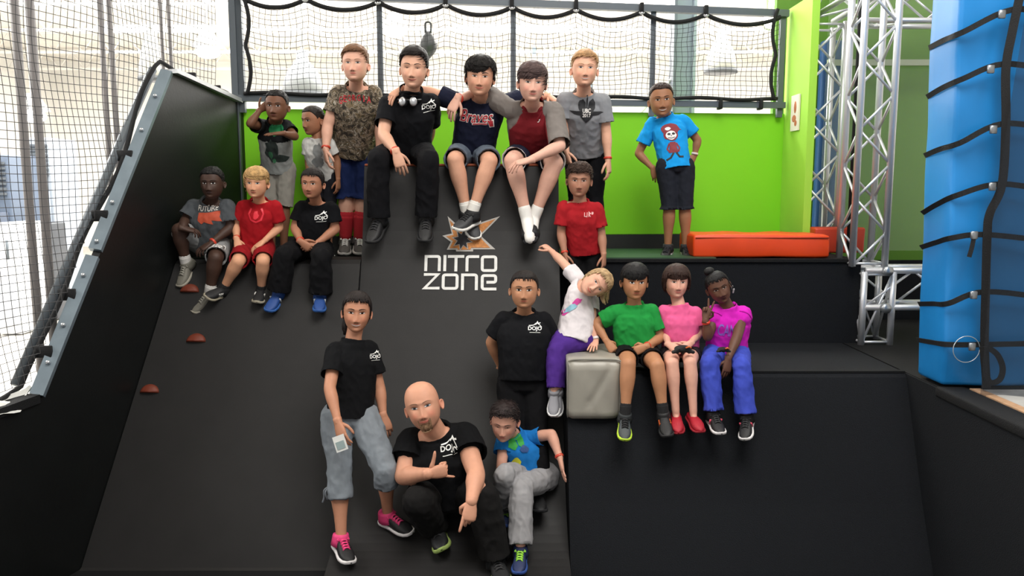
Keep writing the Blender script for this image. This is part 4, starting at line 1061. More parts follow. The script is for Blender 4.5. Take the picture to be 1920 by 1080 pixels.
    if pt:
        parts = [torso([(-.17, .055, .05), (-.1, .085, .07), (0, .096, .075), (.12, .094, .073), (.24, .088, .068), (.3, .085, .065)], .004+pt.get('fit', 0), 24)]; ops = []
        pr = pt.get('r', 1.0)*(lb*.5+.5)
        for i, Lg in enumerate(legs):
            if not Lg: continue
            K, A_, D = Lg; h = (hl_, hr_)[i]; ln = pt['len']
            if ln <= 1:
                e_ = h+(K-h)*ln; dv = (K-h).normalized(); parts.append(bone(h, e_+dv*.02*S, .062*S*pr, .048*S*pr*pt.get('flare', 1))); ops.append((e_, dv, .078*S*pr*pt.get('flare', 1)))
            else:
                e_ = K+(A_-K)*(ln-1); dv = (A_-K).normalized(); parts.append(bone(h, K, .060*S*pr, .043*S*pr)); parts.append(bone(K, e_+dv*.02*S, .043*S*pr, .040*S*pr*pt.get('flare', 1), .003*S)); ops.append((e_, dv, .062*S*pr*pt.get('flare', 1)))
        V, F = join(*parts); V, F = remesh(V, F, .0075, 4); V, F, N = cut_openings([Vector(v) for v in V], F, ops)
        V = wrinkle(V, N, pt.get('amp', .007), 8/S*1.3, seed+9)
        cols = None
        if pt.get('fn'):
            cols = [pt['fn'](v, dict(ops=ops, pel=pel, S=S)) for v in V]; m = mat('cloth_attr', '#888888', .9, attr='Col', bump=.12, bscale=260, var=.06, vscale=20)
        else: m = mat('cloth_'+pt['col'], pt['col'], .88, bump=.12, bscale=260, var=.08, vscale=14)
        T.pants = T.part(pt.get('name', 'trousers'), V, F, m, cols=cols); T.psurf = BVHTree.FromPolygons(V, F); T.pops = ops
    # --- socks and shoes
    for i, Lg in enumerate(legs):
        if not Lg: continue
        K, A_, D = Lg; st = sp.get('shoes'); sk_ = sp.get('socks'); dn0 = (A_-K).normalized(); fd0 = (D-A_).normalized(); dn0 = (dn0-fd0*dn0.dot(fd0)).normalized()
        if sk_:
            top = A_+(K-A_)*sk_[1]; v, f = bone(top, A_, (.0235+.009*sk_[1]*2)*S*lb, .026*S*lb)
            if sk_[1] > .3: v, f = bone(top, A_, .040*S*lb, .027*S*lb)
            if st and st.get('kind') == 'slide': v, f = remesh(*join((v, f), bone(A_+dn0*.006*S, A_.lerp(D, .92)+dn0*.030*S, .027*S, .021*S)), .008, 3)
            T.part('sock', v, f, mat('sock_'+sk_[0], sk_[0], .9, bump=.2, bscale=200), fix=True)
        if st:
            dn = (A_-K).normalized(); shoe(T, A_, D, dn, S, sp.get('shoes'+'lr'[i], st))
    # --- wristbands
    for q, c in sp.get('bands', []):
        i = 0 if q == 'l' else 1
        if arms[i]:
            E, Wp, H = arms[i]; dv = (Wp-E).normalized(); c0 = Wp-dv*.012*S; r = .0195*S*lb
            v, f = tube([c0-dv*.008, c0-dv*.004, c0+dv*.004, c0+dv*.008], [r*.98, r*1.05, r*1.05, r*.98], 16)
            T.part('wristband', v, f, mat('band_'+c, c, .4), fix=True)
    return T
def chest(T, kind_polys, cx, cy, m, name='print', off=.003, maxe=.012, surf=None, fr=None, parent=None):
    R, U, N = fr or T.fr
    N = N.normalized(); R = (R-N*R.dot(N)).normalized(); U = U-N*U.dot(N); U = (U-R*U.dot(R)).normalized()
    r = lay(kind_polys, cx, cy, surf or T.surf, R, U, N, maxe, off)
    if r: return T.part(name, r[0], r[1], m, parent=parent or T.shirt)
def dojo(T, cx, cy, wd, col='#f2f2ee'):
    m = mat('print_'+col, col, .7)
    pol = text_polys('DOJO', wd, wd*.36, offset=.022); pol = [[(x, y-.1*wd) for x, y in p] for p in pol]
    pol += stroke([(wd*q[0], wd*q[1]) for q in rounded([(-.45, .14), (-.1, .16), (.12, .34), (.34, .22), (.5, .02)], .08)], wd*.05)
    pol += stroke([(wd*q[0], wd*q[1]) for q in [(.05, .2), (.2, .42), (.26, .3), (.42, .36)]], wd*.06)
    pol += stroke([(-.4*wd, -.36*wd), (.4*wd, -.36*wd)], wd*.025)
    chest(T, pol, cx, cy, m)
def blob(cx, cy, rx, ry, n=14, j=.25, seed=1):
    r = random.Random(seed); return [(cx+rx*math.cos(2*math.pi*i/n)*(1+r.uniform(-j, j)), cy+ry*math.sin(2*math.pi*i/n)*(1+r.uniform(-j, j))) for i in range(n)]
# ---------------------------------------------------------------- the people
def camo():
    if 'camo' in MATS: return MATS['camo']
    m = mat('camo', '#6b6152', .9, bump=.12, bscale=260); nt = m.node_tree; b = nt.nodes['Principled BSDF']
    tc = nt.nodes.new('ShaderNodeTexCoord'); n = nt.nodes.new('ShaderNodeTexNoise'); n.inputs['Scale'].default_value = 15; n.inputs['Detail'].default_value = 6; n.inputs['Distortion'].default_value = 1.6
    r = nt.nodes.new('ShaderNodeValToRGB'); r.color_ramp.interpolation = 'CONSTANT'; e = r.color_ramp.elements
    cs = [(0, '#2a241d'), (.42, '#5b5040'), (.47, '#2d281f'), (.50, '#8a7f70'), (.55, '#6a5a43'), (.60, '#3d3a2b'), (.64, '#a89f92')]
    e[0].position = 0; e[0].color = (*lin(cs[0][1]), 1); e[1].position = cs[1][0]; e[1].color = (*lin(cs[1][1]), 1)
    for p, c in cs[2:]: q = e.new(p); q.color = (*lin(c), 1)
    nt.links.new(tc.outputs['Object'], n.inputs['Vector']); nt.links.new(n.outputs['Fac'], r.inputs['Fac']); nt.links.new(r.outputs['Color'], b.inputs['Base Color'])
    return m
def raglan(v, c):
    S = c['S']; x = abs((v-c['nk']).dot(c['lat'])); t = (v-c['pel']).dot(c['spine'])/(c['nk']-c['pel']).length
    lim = .095*S if t < .75 else (.095-.16*(t-.75))*S
    r, g = lin('#7d2129'), lin('#76706c'); return g if x > max(lim, .04*S) else r
def yoke(v, c):
    t = (v-c['pel']).dot(c['spine'])/(c['nk']-c['pel']).length; x = abs((v-c['nk']).dot(c['lat']))
    return lin('#16181a') if (t > .74 or x > .115*c['S']) else lin('#9a9e9c')
def hemmed(c0, c1, wd=.012):
    a, b = lin(c0), lin(c1)
    def f(v, c):
        for (o, ax, r) in c['ops']:
            if abs((v-o).dot(ax.normalized())) < wd and (v-o).length < r*1.2: return b
        return a
    return f
R_ = '#c8402a'
SHOE = dict(kind='sneaker', up='#17181a', sole='#dcdcd8')
PE = {}
def man(key, **k): PE[key] = person(k); return PE[key]
short = lambda c, **k: dict(dict(col=c, top=.05, sides=.03, front=.27, len=.10, mess=1), **k)
# ---- on the left upper platform
A = man('salute', S=1.27, Y=6.3, pel=(521, 316), sh=((483, 228), (546, 228)), head=(519, 197), hh=53, skin='#6f4a36', face=(0, 4, 3), eyes=.6, smile=.1, seed=3, nosew=1.25, lipt=1.3, wide=1.06, iris='#1c120c', blush=.2,
  hair=short('#0f0c0b', top=.035, sides=.015, tufts=60, len=.05, r=.014, rough=.03, front=.29), arml=((469, 232, -.8), (487, 207, .3), (503, 195, -.2), 'flat', (.3, 1, .6)), armr=((553, 256, -.6), (530, 250, -.5), (512, 251, 0), 'flat', (0, .3, -1)),
  legl=((506, 390, -.1), (510, 464, .2), (507, 472, -1)), legr=((533, 390, -.1), (532, 464, .2), (536, 472, -1)), shirt=dict(col='#9a9e9c', fn=yoke, hem=-.02), pants=dict(name='shorts', col='#8b8880', len=.97, flare=1.1), shoes=SHOE,
  label='standing boy saluting with right hand, grey tee with black yoke and sleeves')
m = mat('print_green', '#1f8a52', .7); md = mat('print_dark', '#2b3633', .7)
chest(A, [blob(0, .0, .06, .045, 16, .2, 3)], 520, 243, m); chest(A, [blob(-.01, -.0, .05, .085, 18, .3, 5), blob(.05, -.07, .05, .03, 12, .3, 6)], 511, 282, md); chest(A, [blob(0, 0, .02, .03, 12, .3, 8), blob(.02, -.05, .015, .02, 9, .3, 9)], 508, 290, mat('print_green2', '#3f7a55', .7), off=.005)
B = man('little', S=1.17, Y=6.38, pel=(604, 329), sh=((570, 261), (626, 262)), head=(587, 224), hh=49, skin='#9b6b50', face=(-38, 6, 0), eyes=.6, smile=.3, seed=4, nosew=1.2, lipt=1.3, iris='#1c120c', blush=.2,
  hair=short('#1d1612', top=.03, sides=.012, tufts=20, len=.04, rough=.015, front=.28), arml=((578, 302, .2), (582, 340, -.2), (583, 355, 0), 'relax'), armr=((632, 300, .2), (634, 338, -.2), (634, 352, 0), 'relax'),
  legl=((594, 397, -.1), (594, 463, .2), (590, 472, -1)), legr=((616, 397, -.1), (617, 463, .2), (620, 472, -1)), shirt=dict(col='#cfcfcb', hem=-.04, sleeve=.6), pants=dict(name='shorts', col='#1b1c22', len=.97), shoes=SHOE,
  label='smallest standing boy in white tee, half hidden behind the camouflage shirt boy')
mg = mat('print_grey', '#7d8080', .7); chest(B, [blob(0, .03, .035, .05, 16, .35, 3), blob(.0, -.05, .045, .05, 16, .35, 4)], 596, 291, mg)
C_ = man('camo', S=1.60, Y=6.42, pel=(663, 274), sh=((622, 166), (712, 166)), head=(666, 119), hh=60, skin='#d9a790', face=(0, 0, 0), eyes=.55, smile=.0, seed=5, open=0, iris='#4a5a60', b=1.04, lb=1.08, browt=.008, blush=.8,
  hair=short('#6e4f38', top=.075, sides=.03, tufts=260, len=.08, lift=.025, sweep=.4, sweep_hi=.02, front=.29), arml=((614, 236, -.2), (611, 281, -.5), (613, 303, 0), 'relax'), armr=((713, 236, .3), (711, 281, 0), (712, 303, 0), 'relax'),
  legl=((650, 363, 0), (648, 447, .2), (645, 462, -1)), legr=((683, 363, 0), (674, 447, .2), (677, 462, -1)), shirt=dict(col='#6b6152', mat=camo, hem=-.10, sleeve=.58, fit=.004), pants=dict(name='shorts', col='#17254e', len=1.12, flare=1.5, r=1.05), socks=('#a81d28', .5),
  shoes=dict(kind='sneaker', up='#55514f', sole='#c9c6c0', lace='#e5e3df'), bands=[('l', R_)], label='standing boy in brown camouflage tee, blue shorts and red socks')
pol = []
for i, ch in enumerate('GEORGIA'):
    a = (i-3)*.035; pol += [[(x+a, y-.35*a*a*6) for x, y in p] for p in text_polys(ch, .026 if ch != 'I' else .007, .042, offset=.012 if ch != 'I' else 0)]
chest(C_, pol, 664, 183, mat('print_red', '#b3202c', .7), off=.004)
# ---- on top of the middle ramp
D = man('headph', S=1.74, Y=6.02, pel=(765, 285), sh=((713, 184), (822, 180)), head=(776, 127), hh=67, skin='#d6a48a', face=(0, 4, 3), eyes=.1, smile=.7, open=.004, teeth=1, seed=6, iris='#3a2a20', jaw=.96, wide=1.0, spk=1.03,
  hair=short('#17110f', top=.085, sides=.035, tufts=320, len=.09, lift=.02, sweep=.5, sweep_hi=.03, front=.29), arml=((719, 252, -.6), (743, 286, -.9), (751, 312, -.2), 'drape', (0, .8, -.5)), armr=((806, 246, 1), (796, 284, .6), (796, 300, 0), 'relax'),
  legl=((709, 298, -1), (710, 409, .6), (694, 432, -.7)), legr=((803, 300, -1), (799, 407, .6), (797, 432, -.8)), shirt=dict(col='#0b0c10', hem=-.02, sleeve=.66, collar=.02), pants=dict(col='#0b0b0f', len=1.97, r=1.0, flare=1.15, amp=.009),
  shoes=dict(kind='sneaker', up='#131315', sole='#1c1c1e', lace='#2a2a2c'), bands=[('l', R_)], label='seated teen in black polo with headphones round his neck and long black trousers')
dojo(D, 804, 199, .10)
v, f = tube([D.nk+D.fr[1]*.075+Vector((.070*math.cos(t), -.070*math.sin(t), 0)) for t in [i*math.pi*2/28 for i in range(29)]], .014, 8); D.part('collar', v, f, mat('cloth_#0b0c10', '#0b0c10'), parent=D.shirt)
c = D.nk+D.fr[1]*.06+D.fr[2]*.125
H = Thing('headphones', c, 'black and silver headphones hanging round the neck of the teen in black polo', 'headphones')
pts = [c+Vector((.085*math.sin(t), .11-.115*math.cos(t), .012+.03*(1-math.cos(t))*.5)) for t in [(-2.6+5.2*i/20) for i in range(21)]]
H.part('headband', *tube(catmull(pts, 2), .010, 8), mat('hp_black', '#17181a', .35))
for s in (-1, 1):
    q = c+Vector((s*.034, -.01, -.0)); ax_ = Vector((s*.35, -1, .1)).normalized()
    cup = H.part('ear_cup', *tube([q+ax_*.022, q+ax_*.012, q-ax_*.02, q-ax_*.028], [.018, .028, .031, .024], 18, flat=1.2), mat('hp_black', '#17181a', .35))
    H.part('ring', *tube([q+ax_*.014, q+ax_*.020, q+ax_*.026], [.027, .024, .015], 18, flat=1.2), mat('hp_silver', '#b6b8bb', .3, metal=.7), parent=cup)
E = man('team', S=1.62, Y=6.08, pel=(885, 290), sh=((858, 184), (948, 186)), head=(900, 142), hh=65, skin='#cf9b80', face=(2, 6, 4), eyes=.55, smile=.8, seed=7, iris='#2a1c14', browt=.014,
  hair=short('#120e0d', top=.10, sides=.06, tufts=340, len=.18, lift=.03, mess=1.6, front=.26, side=-.06, bangs=(.07, .8, .5), nb=110), arml=((806, 172, .8), (752, 168, -.6), (737, 178, -.4), 'drape', (-.2, .3, -1)), armr=((988, 182, 1), (1028, 180, .2), (1040, 188, -.3), 'drape', (-.2, .3, -1)),
  legl=((853, 300, -1), (876, 400, .5), (892, 428, -.6)), legr=((918, 302, -1), (885, 400, -.1), (856, 412, -.9)), shirt=dict(col='#161a2e', hem=-.0, sleeve=.68), pants=dict(name='shorts', col='#5c6672', len=.90, flare=1.08, r=1.0), socks=('#dddad4', .18),
  shoes=dict(kind='sneaker', up='#3c3d3f', sole='#e8e6e0', lace='#202022', band='#1b1b1d'), label='seated teen in navy team tee with red script, grey denim shorts, ankles crossed')
pol = [[(x, y) for x, y in p] for p in text_polys('Braves', .245, .085, shear=.35, offset=.035)]
pw = [[(x, y) for x, y in p] for p in text_polys('Braves', .235, .076, shear=.35, offset=.008)]
chest(E, pol, 893, 219, mat('print_w', '#e6e2de', .7), off=.004); chest(E, pw, 893, 219, mat('print_r', '#a8202c', .7), off=.0065)
chest(E, stroke([(-.08, -.0), (.03, 0)], .016)+[[(.03, .018), (.075, .03), (.08, -.03), (.045, -.028)]], 906, 232, mat('print_w', '#e6e2de', .7)); chest(E, stroke([(-.075, -.0), (.03, 0)], .009)+[[(.034, .012), (.068, .022), (.073, -.022), (.048, -.02)]], 906, 232, mat('print_r', '#a8202c', .7), off=.006)
G = man('raglan', S=1.70, Y=6.06, ual=.19, spk=1.25, pel=(1000, 290), sh=((946, 193), (1052, 197)), head=(998, 153), hh=65, skin='#d8a894', face=(3, 6, 2), eyes=.55, smile=.35, seed=8, iris='#4a5a5a', blush=.9,
  hair=short('#4a3a38', top=.085, sides=.045, tufts=320, len=.17, lift=.015, sweep=.9, mess=.6, front=.26, side=-.05, bangs=(.05, .8, .6), nb=120), arml=((903, 172, 1), (858, 185, -1), (845, 209, -.3), 'drape', (.3, .9, -.2)), armr=((1050, 274, -1), (994, 300, -1), (970, 306, -.2), 'drape', (0, .4, -1)),
  legl=((961, 302, -1), (988, 410, .1), (990, 440, -1)), legr=((1040, 306, -1), (1001, 408, .5), (1003, 438, -1)), shirt=dict(col='#7d2129', fn=raglan, hem=.03, sleeve=.95, sr=.044), pants=dict(name='shorts', col='#1d2032', fn=hemmed('#1d2032', '#d8d4cf', .006), len=.83, flare=1.1, r=1.0), socks=('#e9e7e2', .18), bands=[('l', R_)],
  shoes=dict(kind='slide', up='#15161a', sole='#1b1c20'), label='seated teen in maroon tee with grey raglan sleeves, white socks and black slides')
q = G.nk+G.fr[1]*.055
for s in (-1, 1):
    pts = [q+G.fr[0]*s*.060+G.fr[2]*.0, q+G.fr[0]*s*.055+G.fr[2]*.055-G.fr[1]*.01, q+G.fr[0]*s*.030+G.fr[2]*.088-G.fr[1]*.05, q+G.fr[0]*s*.018+G.fr[2]*.092-G.fr[1]*.085]
    G.part('collar', *tube(catmull(pts, 4), [.018]*13, 8, flat=.5), mat('cloth_#7d2129', '#7d2129', .9), parent=G.shirt, fix=True)
chest(G, stroke([(-.008, .006), (.008, .006), (.0, -.006), (-.008, -.006)], .004), 1010, 226, mat('print_w', '#e6e2de', .7))
# ---- upper platform right of the block
I = man('grey', S=1.55, Y=6.2, pel=(1096, 279), sh=((1048, 177), (1142, 180)), head=(1096, 128), hh=61, skin='#dba78c', face=(0, 0, 2), eyes=.5, smile=.9, open=.010, seed=9, iris='#506070', browt=.008, blush=.7,
  hair=short('#a5805a', top=.06, sides=.02, tufts=240, len=.10, lift=.02, sweep=.5, sweep_hi=.03, front=.28), arml=((1056, 240, 0), (1062, 284, -.3), (1066, 303, 0), 'relax'), armr=((1137, 250, 0), (1140, 301, -.3), (1142, 322, 0), 'relax'),
  legl=((1082, 370, 0), (1080, 460, .2), (1077, 470, -1)), legr=((1115, 370, 0), (1118, 460, .2), (1121, 470, -1)), shirt=dict(col='#84868a', hem=-.06, sleeve=.66), pants=dict(col='#0b0b0f', len=1.97, r=1.0), shoes=SHOE, bands=[('r', R_)],
  label='smiling blond boy standing in plain grey tee with black winged print')
k = mat('print_black', '#1d1e21', .7)
chest(I, [blob(-.035, .045, .028, .04, 14, .15, 3), blob(.035, .045, .028, .04, 14, .15, 4), [(-.04, .03), (.04, .03), (.045, -.03), (0, -.075), (-.045, -.03)], [(-.125, .0), (-.04, .01), (-.04, -.022), (-.09, -.018)], [(.125, .0), (.04, .01), (.04, -.022), (.09, -.018)]]+stroke([(0, .03), (0, .115)], .010), 1100, 211, k)
chest(I, [[(x, y+.012) for x, y in p] for p in text_polys('UBC', .060, .026, offset=.02)]+[[(x, y-.018) for x, y in p] for p in text_polys('2017', .060, .026, offset=.02)], 1100, 211, mat('print_w', '#e6e2de', .7), off=.006)
J = man('bluetee', S=1.30, Y=6.17, pel=(1266, 313), sh=((1212, 224), (1289, 216)), head=(1240, 186), hh=57, skin='#97684a', face=(-6, 3, -4), eyes=.6, smile=.8, open=.010, seed=10, iris='#1c120c', nosew=1.15, lipt=1.2, blush=.2, lean=1,
  hair=short('#2a1b14', top=.035, sides=.015, tufts=60, len=.05, rough=.03, front=.29), arml=((1197, 288, .2), (1224, 316, -.5), (1230, 334, 0), 'relax', (0, 1, .1)), armr=((1308, 263, .3), (1302, 292, -.1), (1294, 305, -.2), 'grip', (-.4, .6, -.5)),
  legl=((1255, 388, -.1), (1252, 462, .3), (1244, 474, -1)), legr=((1284, 388, -.1), (1286, 462, .3), (1291, 474, -1)), shirt=dict(col='#1590d6', hem=-.08, sleeve=.66), pants=dict(name='shorts', col='#1e2129', len=1.06, flare=1.4, r=1.08),
  shoes=dict(kind='sneaker', up='#121215', sole='#d8cfcc', band='#1c1c20', lace='#222226'), bands=[('r', '#d9c9c4')], label='boy standing on the right platform in bright blue tee with skull print, hand on hip')
kr = mat('print_maroon', '#7e2630', .7); kw = mat('print_w', '#e6e2de', .7)
F3 = J.fr
def prt(T, polys, x, y, m, off, cy=0): chest(T, polys, x, y, m, off=off)
chest(J, [blob(0, .075, .068, .048, 18, .05, 2), blob(0, .03, .055, .05, 18, .08, 3), [(.05, .08), (.085, .065), (.05, .055)]], 1259, 259, kr)
chest(J, [blob(0, .022, .040, .036, 16, .05, 2), blob(-.018, .078, .022, .014, 10, .05, 2)], 1259, 259, kw, off=.006)
chest(J, [blob(-.016, .032, .012, .009, 9, .1, 2), blob(.018, .032, .012, .009, 9, .1, 2), [(-.006, .02), (.006, .02), (0, .012)]]+stroke([(-.026, .004), (0, -.002), (.026, .004)], .004), 1259, 259, k, off=.009)
chest(J, [[(-.022, -.03), (.022, -.03), (.034, -.115), (-.034, -.115)]]+stroke([(-.026, -.04), (-.045, -.08), (-.03, -.11)], .012)+stroke([(.026, -.04), (.045, -.08), (.035, -.11)], .012), 1260, 259, kr)
chest(J, stroke([(-.01, -.115), (-.035, -.15), (-.07, -.165)], .014)+stroke([(.01, -.115), (.03, -.15), (.06, -.15)], .014), 1262, 259, k)
# ---- sitting on the left ramp
K_ = man('future', S=1.36, Y=5.76, pel=(395, 456), sh=((352, 380), (437, 380)), head=(398, 341), hh=54, skin='#453027', face=(2, 3, 0), eyes=.75, smile=.0, open=.006, seed=11, iris='#140d0a', nosew=1.35, lipt=1.5, blush=0, b=1.05, lb=1.05,
  hair=short('#0c0a0a', top=.04, sides=.02, tufts=80, len=.05, rough=.03, front=.27), arml=((347, 414, -.1), (342, 428, -.9), (352, 430, 0), 'relax', (0, .4, -1)), armr=((433, 427, -.1), (396, 456, -.7), (376, 468, -.2), 'relax', (0, .5, -1)),
  legl=((336, 432, -.7), (349, 494, .3), (330, 524, -.6)), legr=((404, 484, -.9), (393, 550, .4), (360, 572, -.5)), shirt=dict(col='#4e5256', hem=.0, sleeve=.72, sr=.05), pants=dict(name='shorts', col='#8f9090', len=.92, flare=1.08, r=1.0), socks=('#c9c6c2', .2),
  shoes=dict(kind='sneaker', up='#77746a', sole='#9a9588', lace='#8d8a80'), bands=[('r', R_)], label='dark skinned boy seated leftmost on the ramp in grey tee with orange print')
chest(K_, [[(x, y) for x, y in p] for p in text_polys('FUTURE', .14, .036, shear=.2, offset=.02)], 389, 391, mat('print_pale', '#d9d4cc', .7))
chest(K_, [[(-.07, .025), (.075, .03), (.07, -.005), (.085, -.035), (.02, -.02), (.03, -.05), (-.03, -.03), (-.05, -.045), (-.075, -.02)]], 391, 407, mat('print_orange', '#b8492c', .7))
def legtext(T, txt, px, py, wd, ht, m, rot=0):
    a = math.radians(rot); pol = [[(x*math.cos(a)-y*math.sin(a), x*math.sin(a)+y*math.cos(a)) for x, y in p] for p in text_polys(txt, wd, ht, offset=.02)]
    chest(T, pol, px, py, m, surf=T.psurf, fr=(Vector((1, 0, 0)), Vector((0, .3, .95)), Vector((0, -.95, .3))), parent=T.pants)
legtext(K_, 'AERO', 409, 463, .11, .038, mat('print_w', '#e6e2de', .7), -12)
L_ = man('blond', S=1.26, Y=5.74, pel=(478, 464), sh=((446, 379), (526, 380)), head=(481, 341), hh=52, skin='#d79e7c', face=(0, 3, 2), eyes=.7, smile=.3, open=.004, seed=12, iris='#4d6470', browt=.007, blush=.6,
  hair=short('#b99563', top=.085, sides=.05, tufts=330, len=.17, lift=.02, sweep=-.9, mess=.9, front=.26, side=-.04, bangs=(.09, .85, -.45), nb=120), arml=((442, 421, .2), (444, 449, -.7), (447, 462, -.2), 'relax', (0, .4, -1)), armr=((524, 427, .2), (495, 452, -.7), (482, 462, -.2), 'relax', (0, .4, -1)),
  legl=((446, 491, -1), (419, 541, .5), (396, 545, -.8)), legr=((493, 491, -1), (490, 543, .5), (484, 552, -.9)), shirt=dict(col='#a3161f', hem=-.02, sleeve=.66), pants=dict(name='shorts', col='#8e141c', len=.90, flare=1.05, r=1.0), socks=('#1a1a1c', .12),
  shoes=dict(kind='sneaker', up='#1e1e20', sole='#a8a08c', stripe='#e6e4de', three=1), bands=[('l', R_)], label='blond boy in all red tee and shorts seated on the left ramp')
L_.o['label'] = 'blond boy in all red tee and shorts seated on the left ramp'
m = mat('print_brightred', '#e0283a', .5)
chest(L_, stroke([(-.035, .045), (-.05, .01), (-.035, -.03), (0, -.045), (.035, -.03), (.05, .01), (.035, .045)], .012)+[blob(0, -.0, .018, .03, 12, .2, 2)], 480, 404, m)
M_ = man('girlblack', S=1.36, Y=5.76, pel=(584, 468), sh=((554, 381), (632, 381)), head=(586, 342), hh=52, skin='#a8745a', face=(-6, 3, 3), eyes=.75, smile=.7, open=.006, seed=13, iris='#1c120c', lipt=1.1, blush=.3,
  hair=short('#17100e', top=.045, sides=.04, tufts=160, len=.2, lift=.004, mess=.15, front=.27, side=-.05, rough=.008, extra=[('ball', (.02, -.42, .12), .17, (1, .9, 1))]), arml=((553, 427, 0), (564, 453, -.8), (573, 460, -.1), 'grip', (.5, .6, -.3)), armr=((629, 430, 0), (592, 458, -.8), (577, 462, -.1), 'grip', (-.3, .6, -.3)),
  legl=((532, 478, -.9), (522, 548, .4), (506, 566, -.7)), legr=((602, 482, -1), (600, 552, .4), (599, 568, -.9)), shirt=dict(col='#0a0b0f', hem=-.02, sleeve=.66), pants=dict(col='#0b0b0e', len=1.93, r=1.12, flare=1.35, amp=.01), 
  shoes=dict(kind='sneaker', up='#1d4486', sole='#2a5a9e', stripe='#d8dce0'), bands=[('l', R_)], label='smiling girl with tied dark hair in black tee seated beside the blond boy')
dojo(M_, 602, 407, .085)
# ---- behind the corner
N_ = man('redboy', S=1.29, Y=5.68, pel=(1093, 468), sh=((1048, 378), (1131, 384)), head=(1086, 336), hh=57, skin='#a87861', face=(-4, 4, 2), eyes=.5, smile=-.3, seed=14, iris='#2a1c14', browz=-.012,
  hair=short('#3a2a22', top=.085, sides=.04, tufts=340, len=.14, lift=.04, mess=2.2, spike=.03, rough=.05, front=.26, bangs=(.2, .7, .3), nb=40), arml=((1052, 438, .1), (1059, 477, -.4), (1061, 493, 0), 'relax'), armr=((1128, 442, .1), (1132, 479, -.3), (1132, 494, 0), 'relax'),
  legl=((1081, 550, -.1), (1080, 632, .2), (1077, 640, -1)), legr=((1106, 550, -.1), (1108, 632, .2), (1111, 640, -1)), shirt=dict(col='#9e1a22', hem=-.04, sleeve=.68, fit=.003), pants=dict(col='#0c0c0f', len=1.95), shoes=SHOE, bands=[('l', R_)],
  label='frowning boy with tousled brown hair and red tee standing behind the ramp corner')
chest(N_, stroke([(-.03, .012), (-.03, -.012), (-.012, -.014), (-.012, .012)], .005)+stroke([(.0, -.014), (.0, .014), (.012, .005), (.0, .0), (.014, -.014)], .005)+[blob(.026, .006, .009, .009, 8, .2, 3)], 1104, 402, mat('print_pink', '#d9a4a2', .7))
O_ = man('reach', S=1.20, Y=4.98, pel=(1074, 638), sh=((1084, 524), (1108, 564)), rawsh=1, head=(1118, 531), hh=58, skin='#d8a48c', face=(6, 2, 62), eyes=.55, smile=.7, seed=15, iris='#4d5a60', browt=.007, noears=1, turn=.03, neckl=.12, nkr=.85, spk=1.1, lean=1, headY=4.98, ual=.172,
  hair=short('#a68a66', top=.05, sides=.06, tufts=220, len=.2, lift=.01, mess=.4, front=.27, side=-.15, back=-.4, temple=.05, rough=.02, extra=[('lock', [(.0, -.30, .45), (.25, -.38, .30), (.50, -.35, .12), (.72, -.28, .02)], .10, 7, .16), ('lock', [(.25, -.22, .36), (.42, -.2, .1), (.62, -.14, -.05), (.80, -.1, -.05)], .08, 6, .12), ('lock', [(-.15, -.3, .4), (.0, -.45, .2), (.3, -.5, .05), (.62, -.4, .0)], .09, 6, .12)]),
  arml=((1052, 489, .8), (1033, 470, .8), (1024, 463, .3), 'grip', (.4, -.2, -1)), armr=((1110, 606, -.5), (1117, 638, -.2), (1112, 650, -.8), 'flat', (0, .2, -1)),
  legl=((1041, 656, -.35), (1039, 735, 0), (1037, 762, -.5)), legr=((1047, 652, -.35), (1045, 735, 0), (1044, 764, -.5)), shirt=dict(col='#d5cfd2', hem=-.04, sleeve=.5, sr=.044), pants=dict(col='#4a2a80', len=1.9, r=1.0), shoes=dict(kind='sneaker', up='#8a8a90', sole='#d8d8d8'), bands=[('r', '#e2ddda')],
  label='blonde girl in white tee and purple leggings leaning sideways, reaching up to a sandal')
chest(O_, [blob(0, .04, .018, .03, 12, .3, 3), blob(.015, -.05, .02, .03, 12, .3, 4)], 1072, 572, mat('print_hot', '#d0429a', .7)); chest(O_, [blob(-.01, 0, .018, .04, 12, .3, 5)], 1071, 580, mat('print_sky', '#86b8c8', .7), off=.005)
# ---- row of three on the middle platform
Q_ = man('green', S=1.28, Y=4.99, pel=(1192, 660), sh=((1146, 574), (1233, 574)), head=(1190, 526), hh=62, skin='#b07c5a', face=(2, 0, 1), eyes=1.0, gaze=.0, smile=-.1, seed=16, iris='#1c120c', blush=.3,
  hair=short('#0f0d0e', top=.075, sides=.05, tufts=260, len=.18, lift=.012, mess=.5, front=.26, side=-.03, bangs=(.06, .95, .25), nb=170), arml=((1117, 606, .2), (1138, 640, -.4), (1149, 655, -.2), 'fist', (.3, .6, -.6)), armr=((1239, 633, .1), (1211, 650, -.8), (1197, 656, -.2), 'fist', (-.2, .8, -.2)),
  legl=((1178, 684, -1), (1172, 780, .3), (1173, 808, -.8)), legr=((1232, 686, -1), (1244, 778, .3), (1250, 800, -.8)), shirt=dict(col='#1f8a3c', hem=-.06, sleeve=.70, fit=.006, amp=.010), pants=dict(name='shorts', col='#0b0b0e', len=.62, r=1.0, flare=1.08), socks=('#141416', .2),
  shoes=dict(kind='sneaker', up='#3c4244', sole='#b8d83a', lace='#1a1a1c', band='#2a2e30'), shoesr=dict(kind='sneaker', up='#151517', sole='#1b1b1d', stripe='#d9642a', three=1), bands=[('r', R_)], label='boy with black fringe in green tee and black shorts seated beside the grey pad')
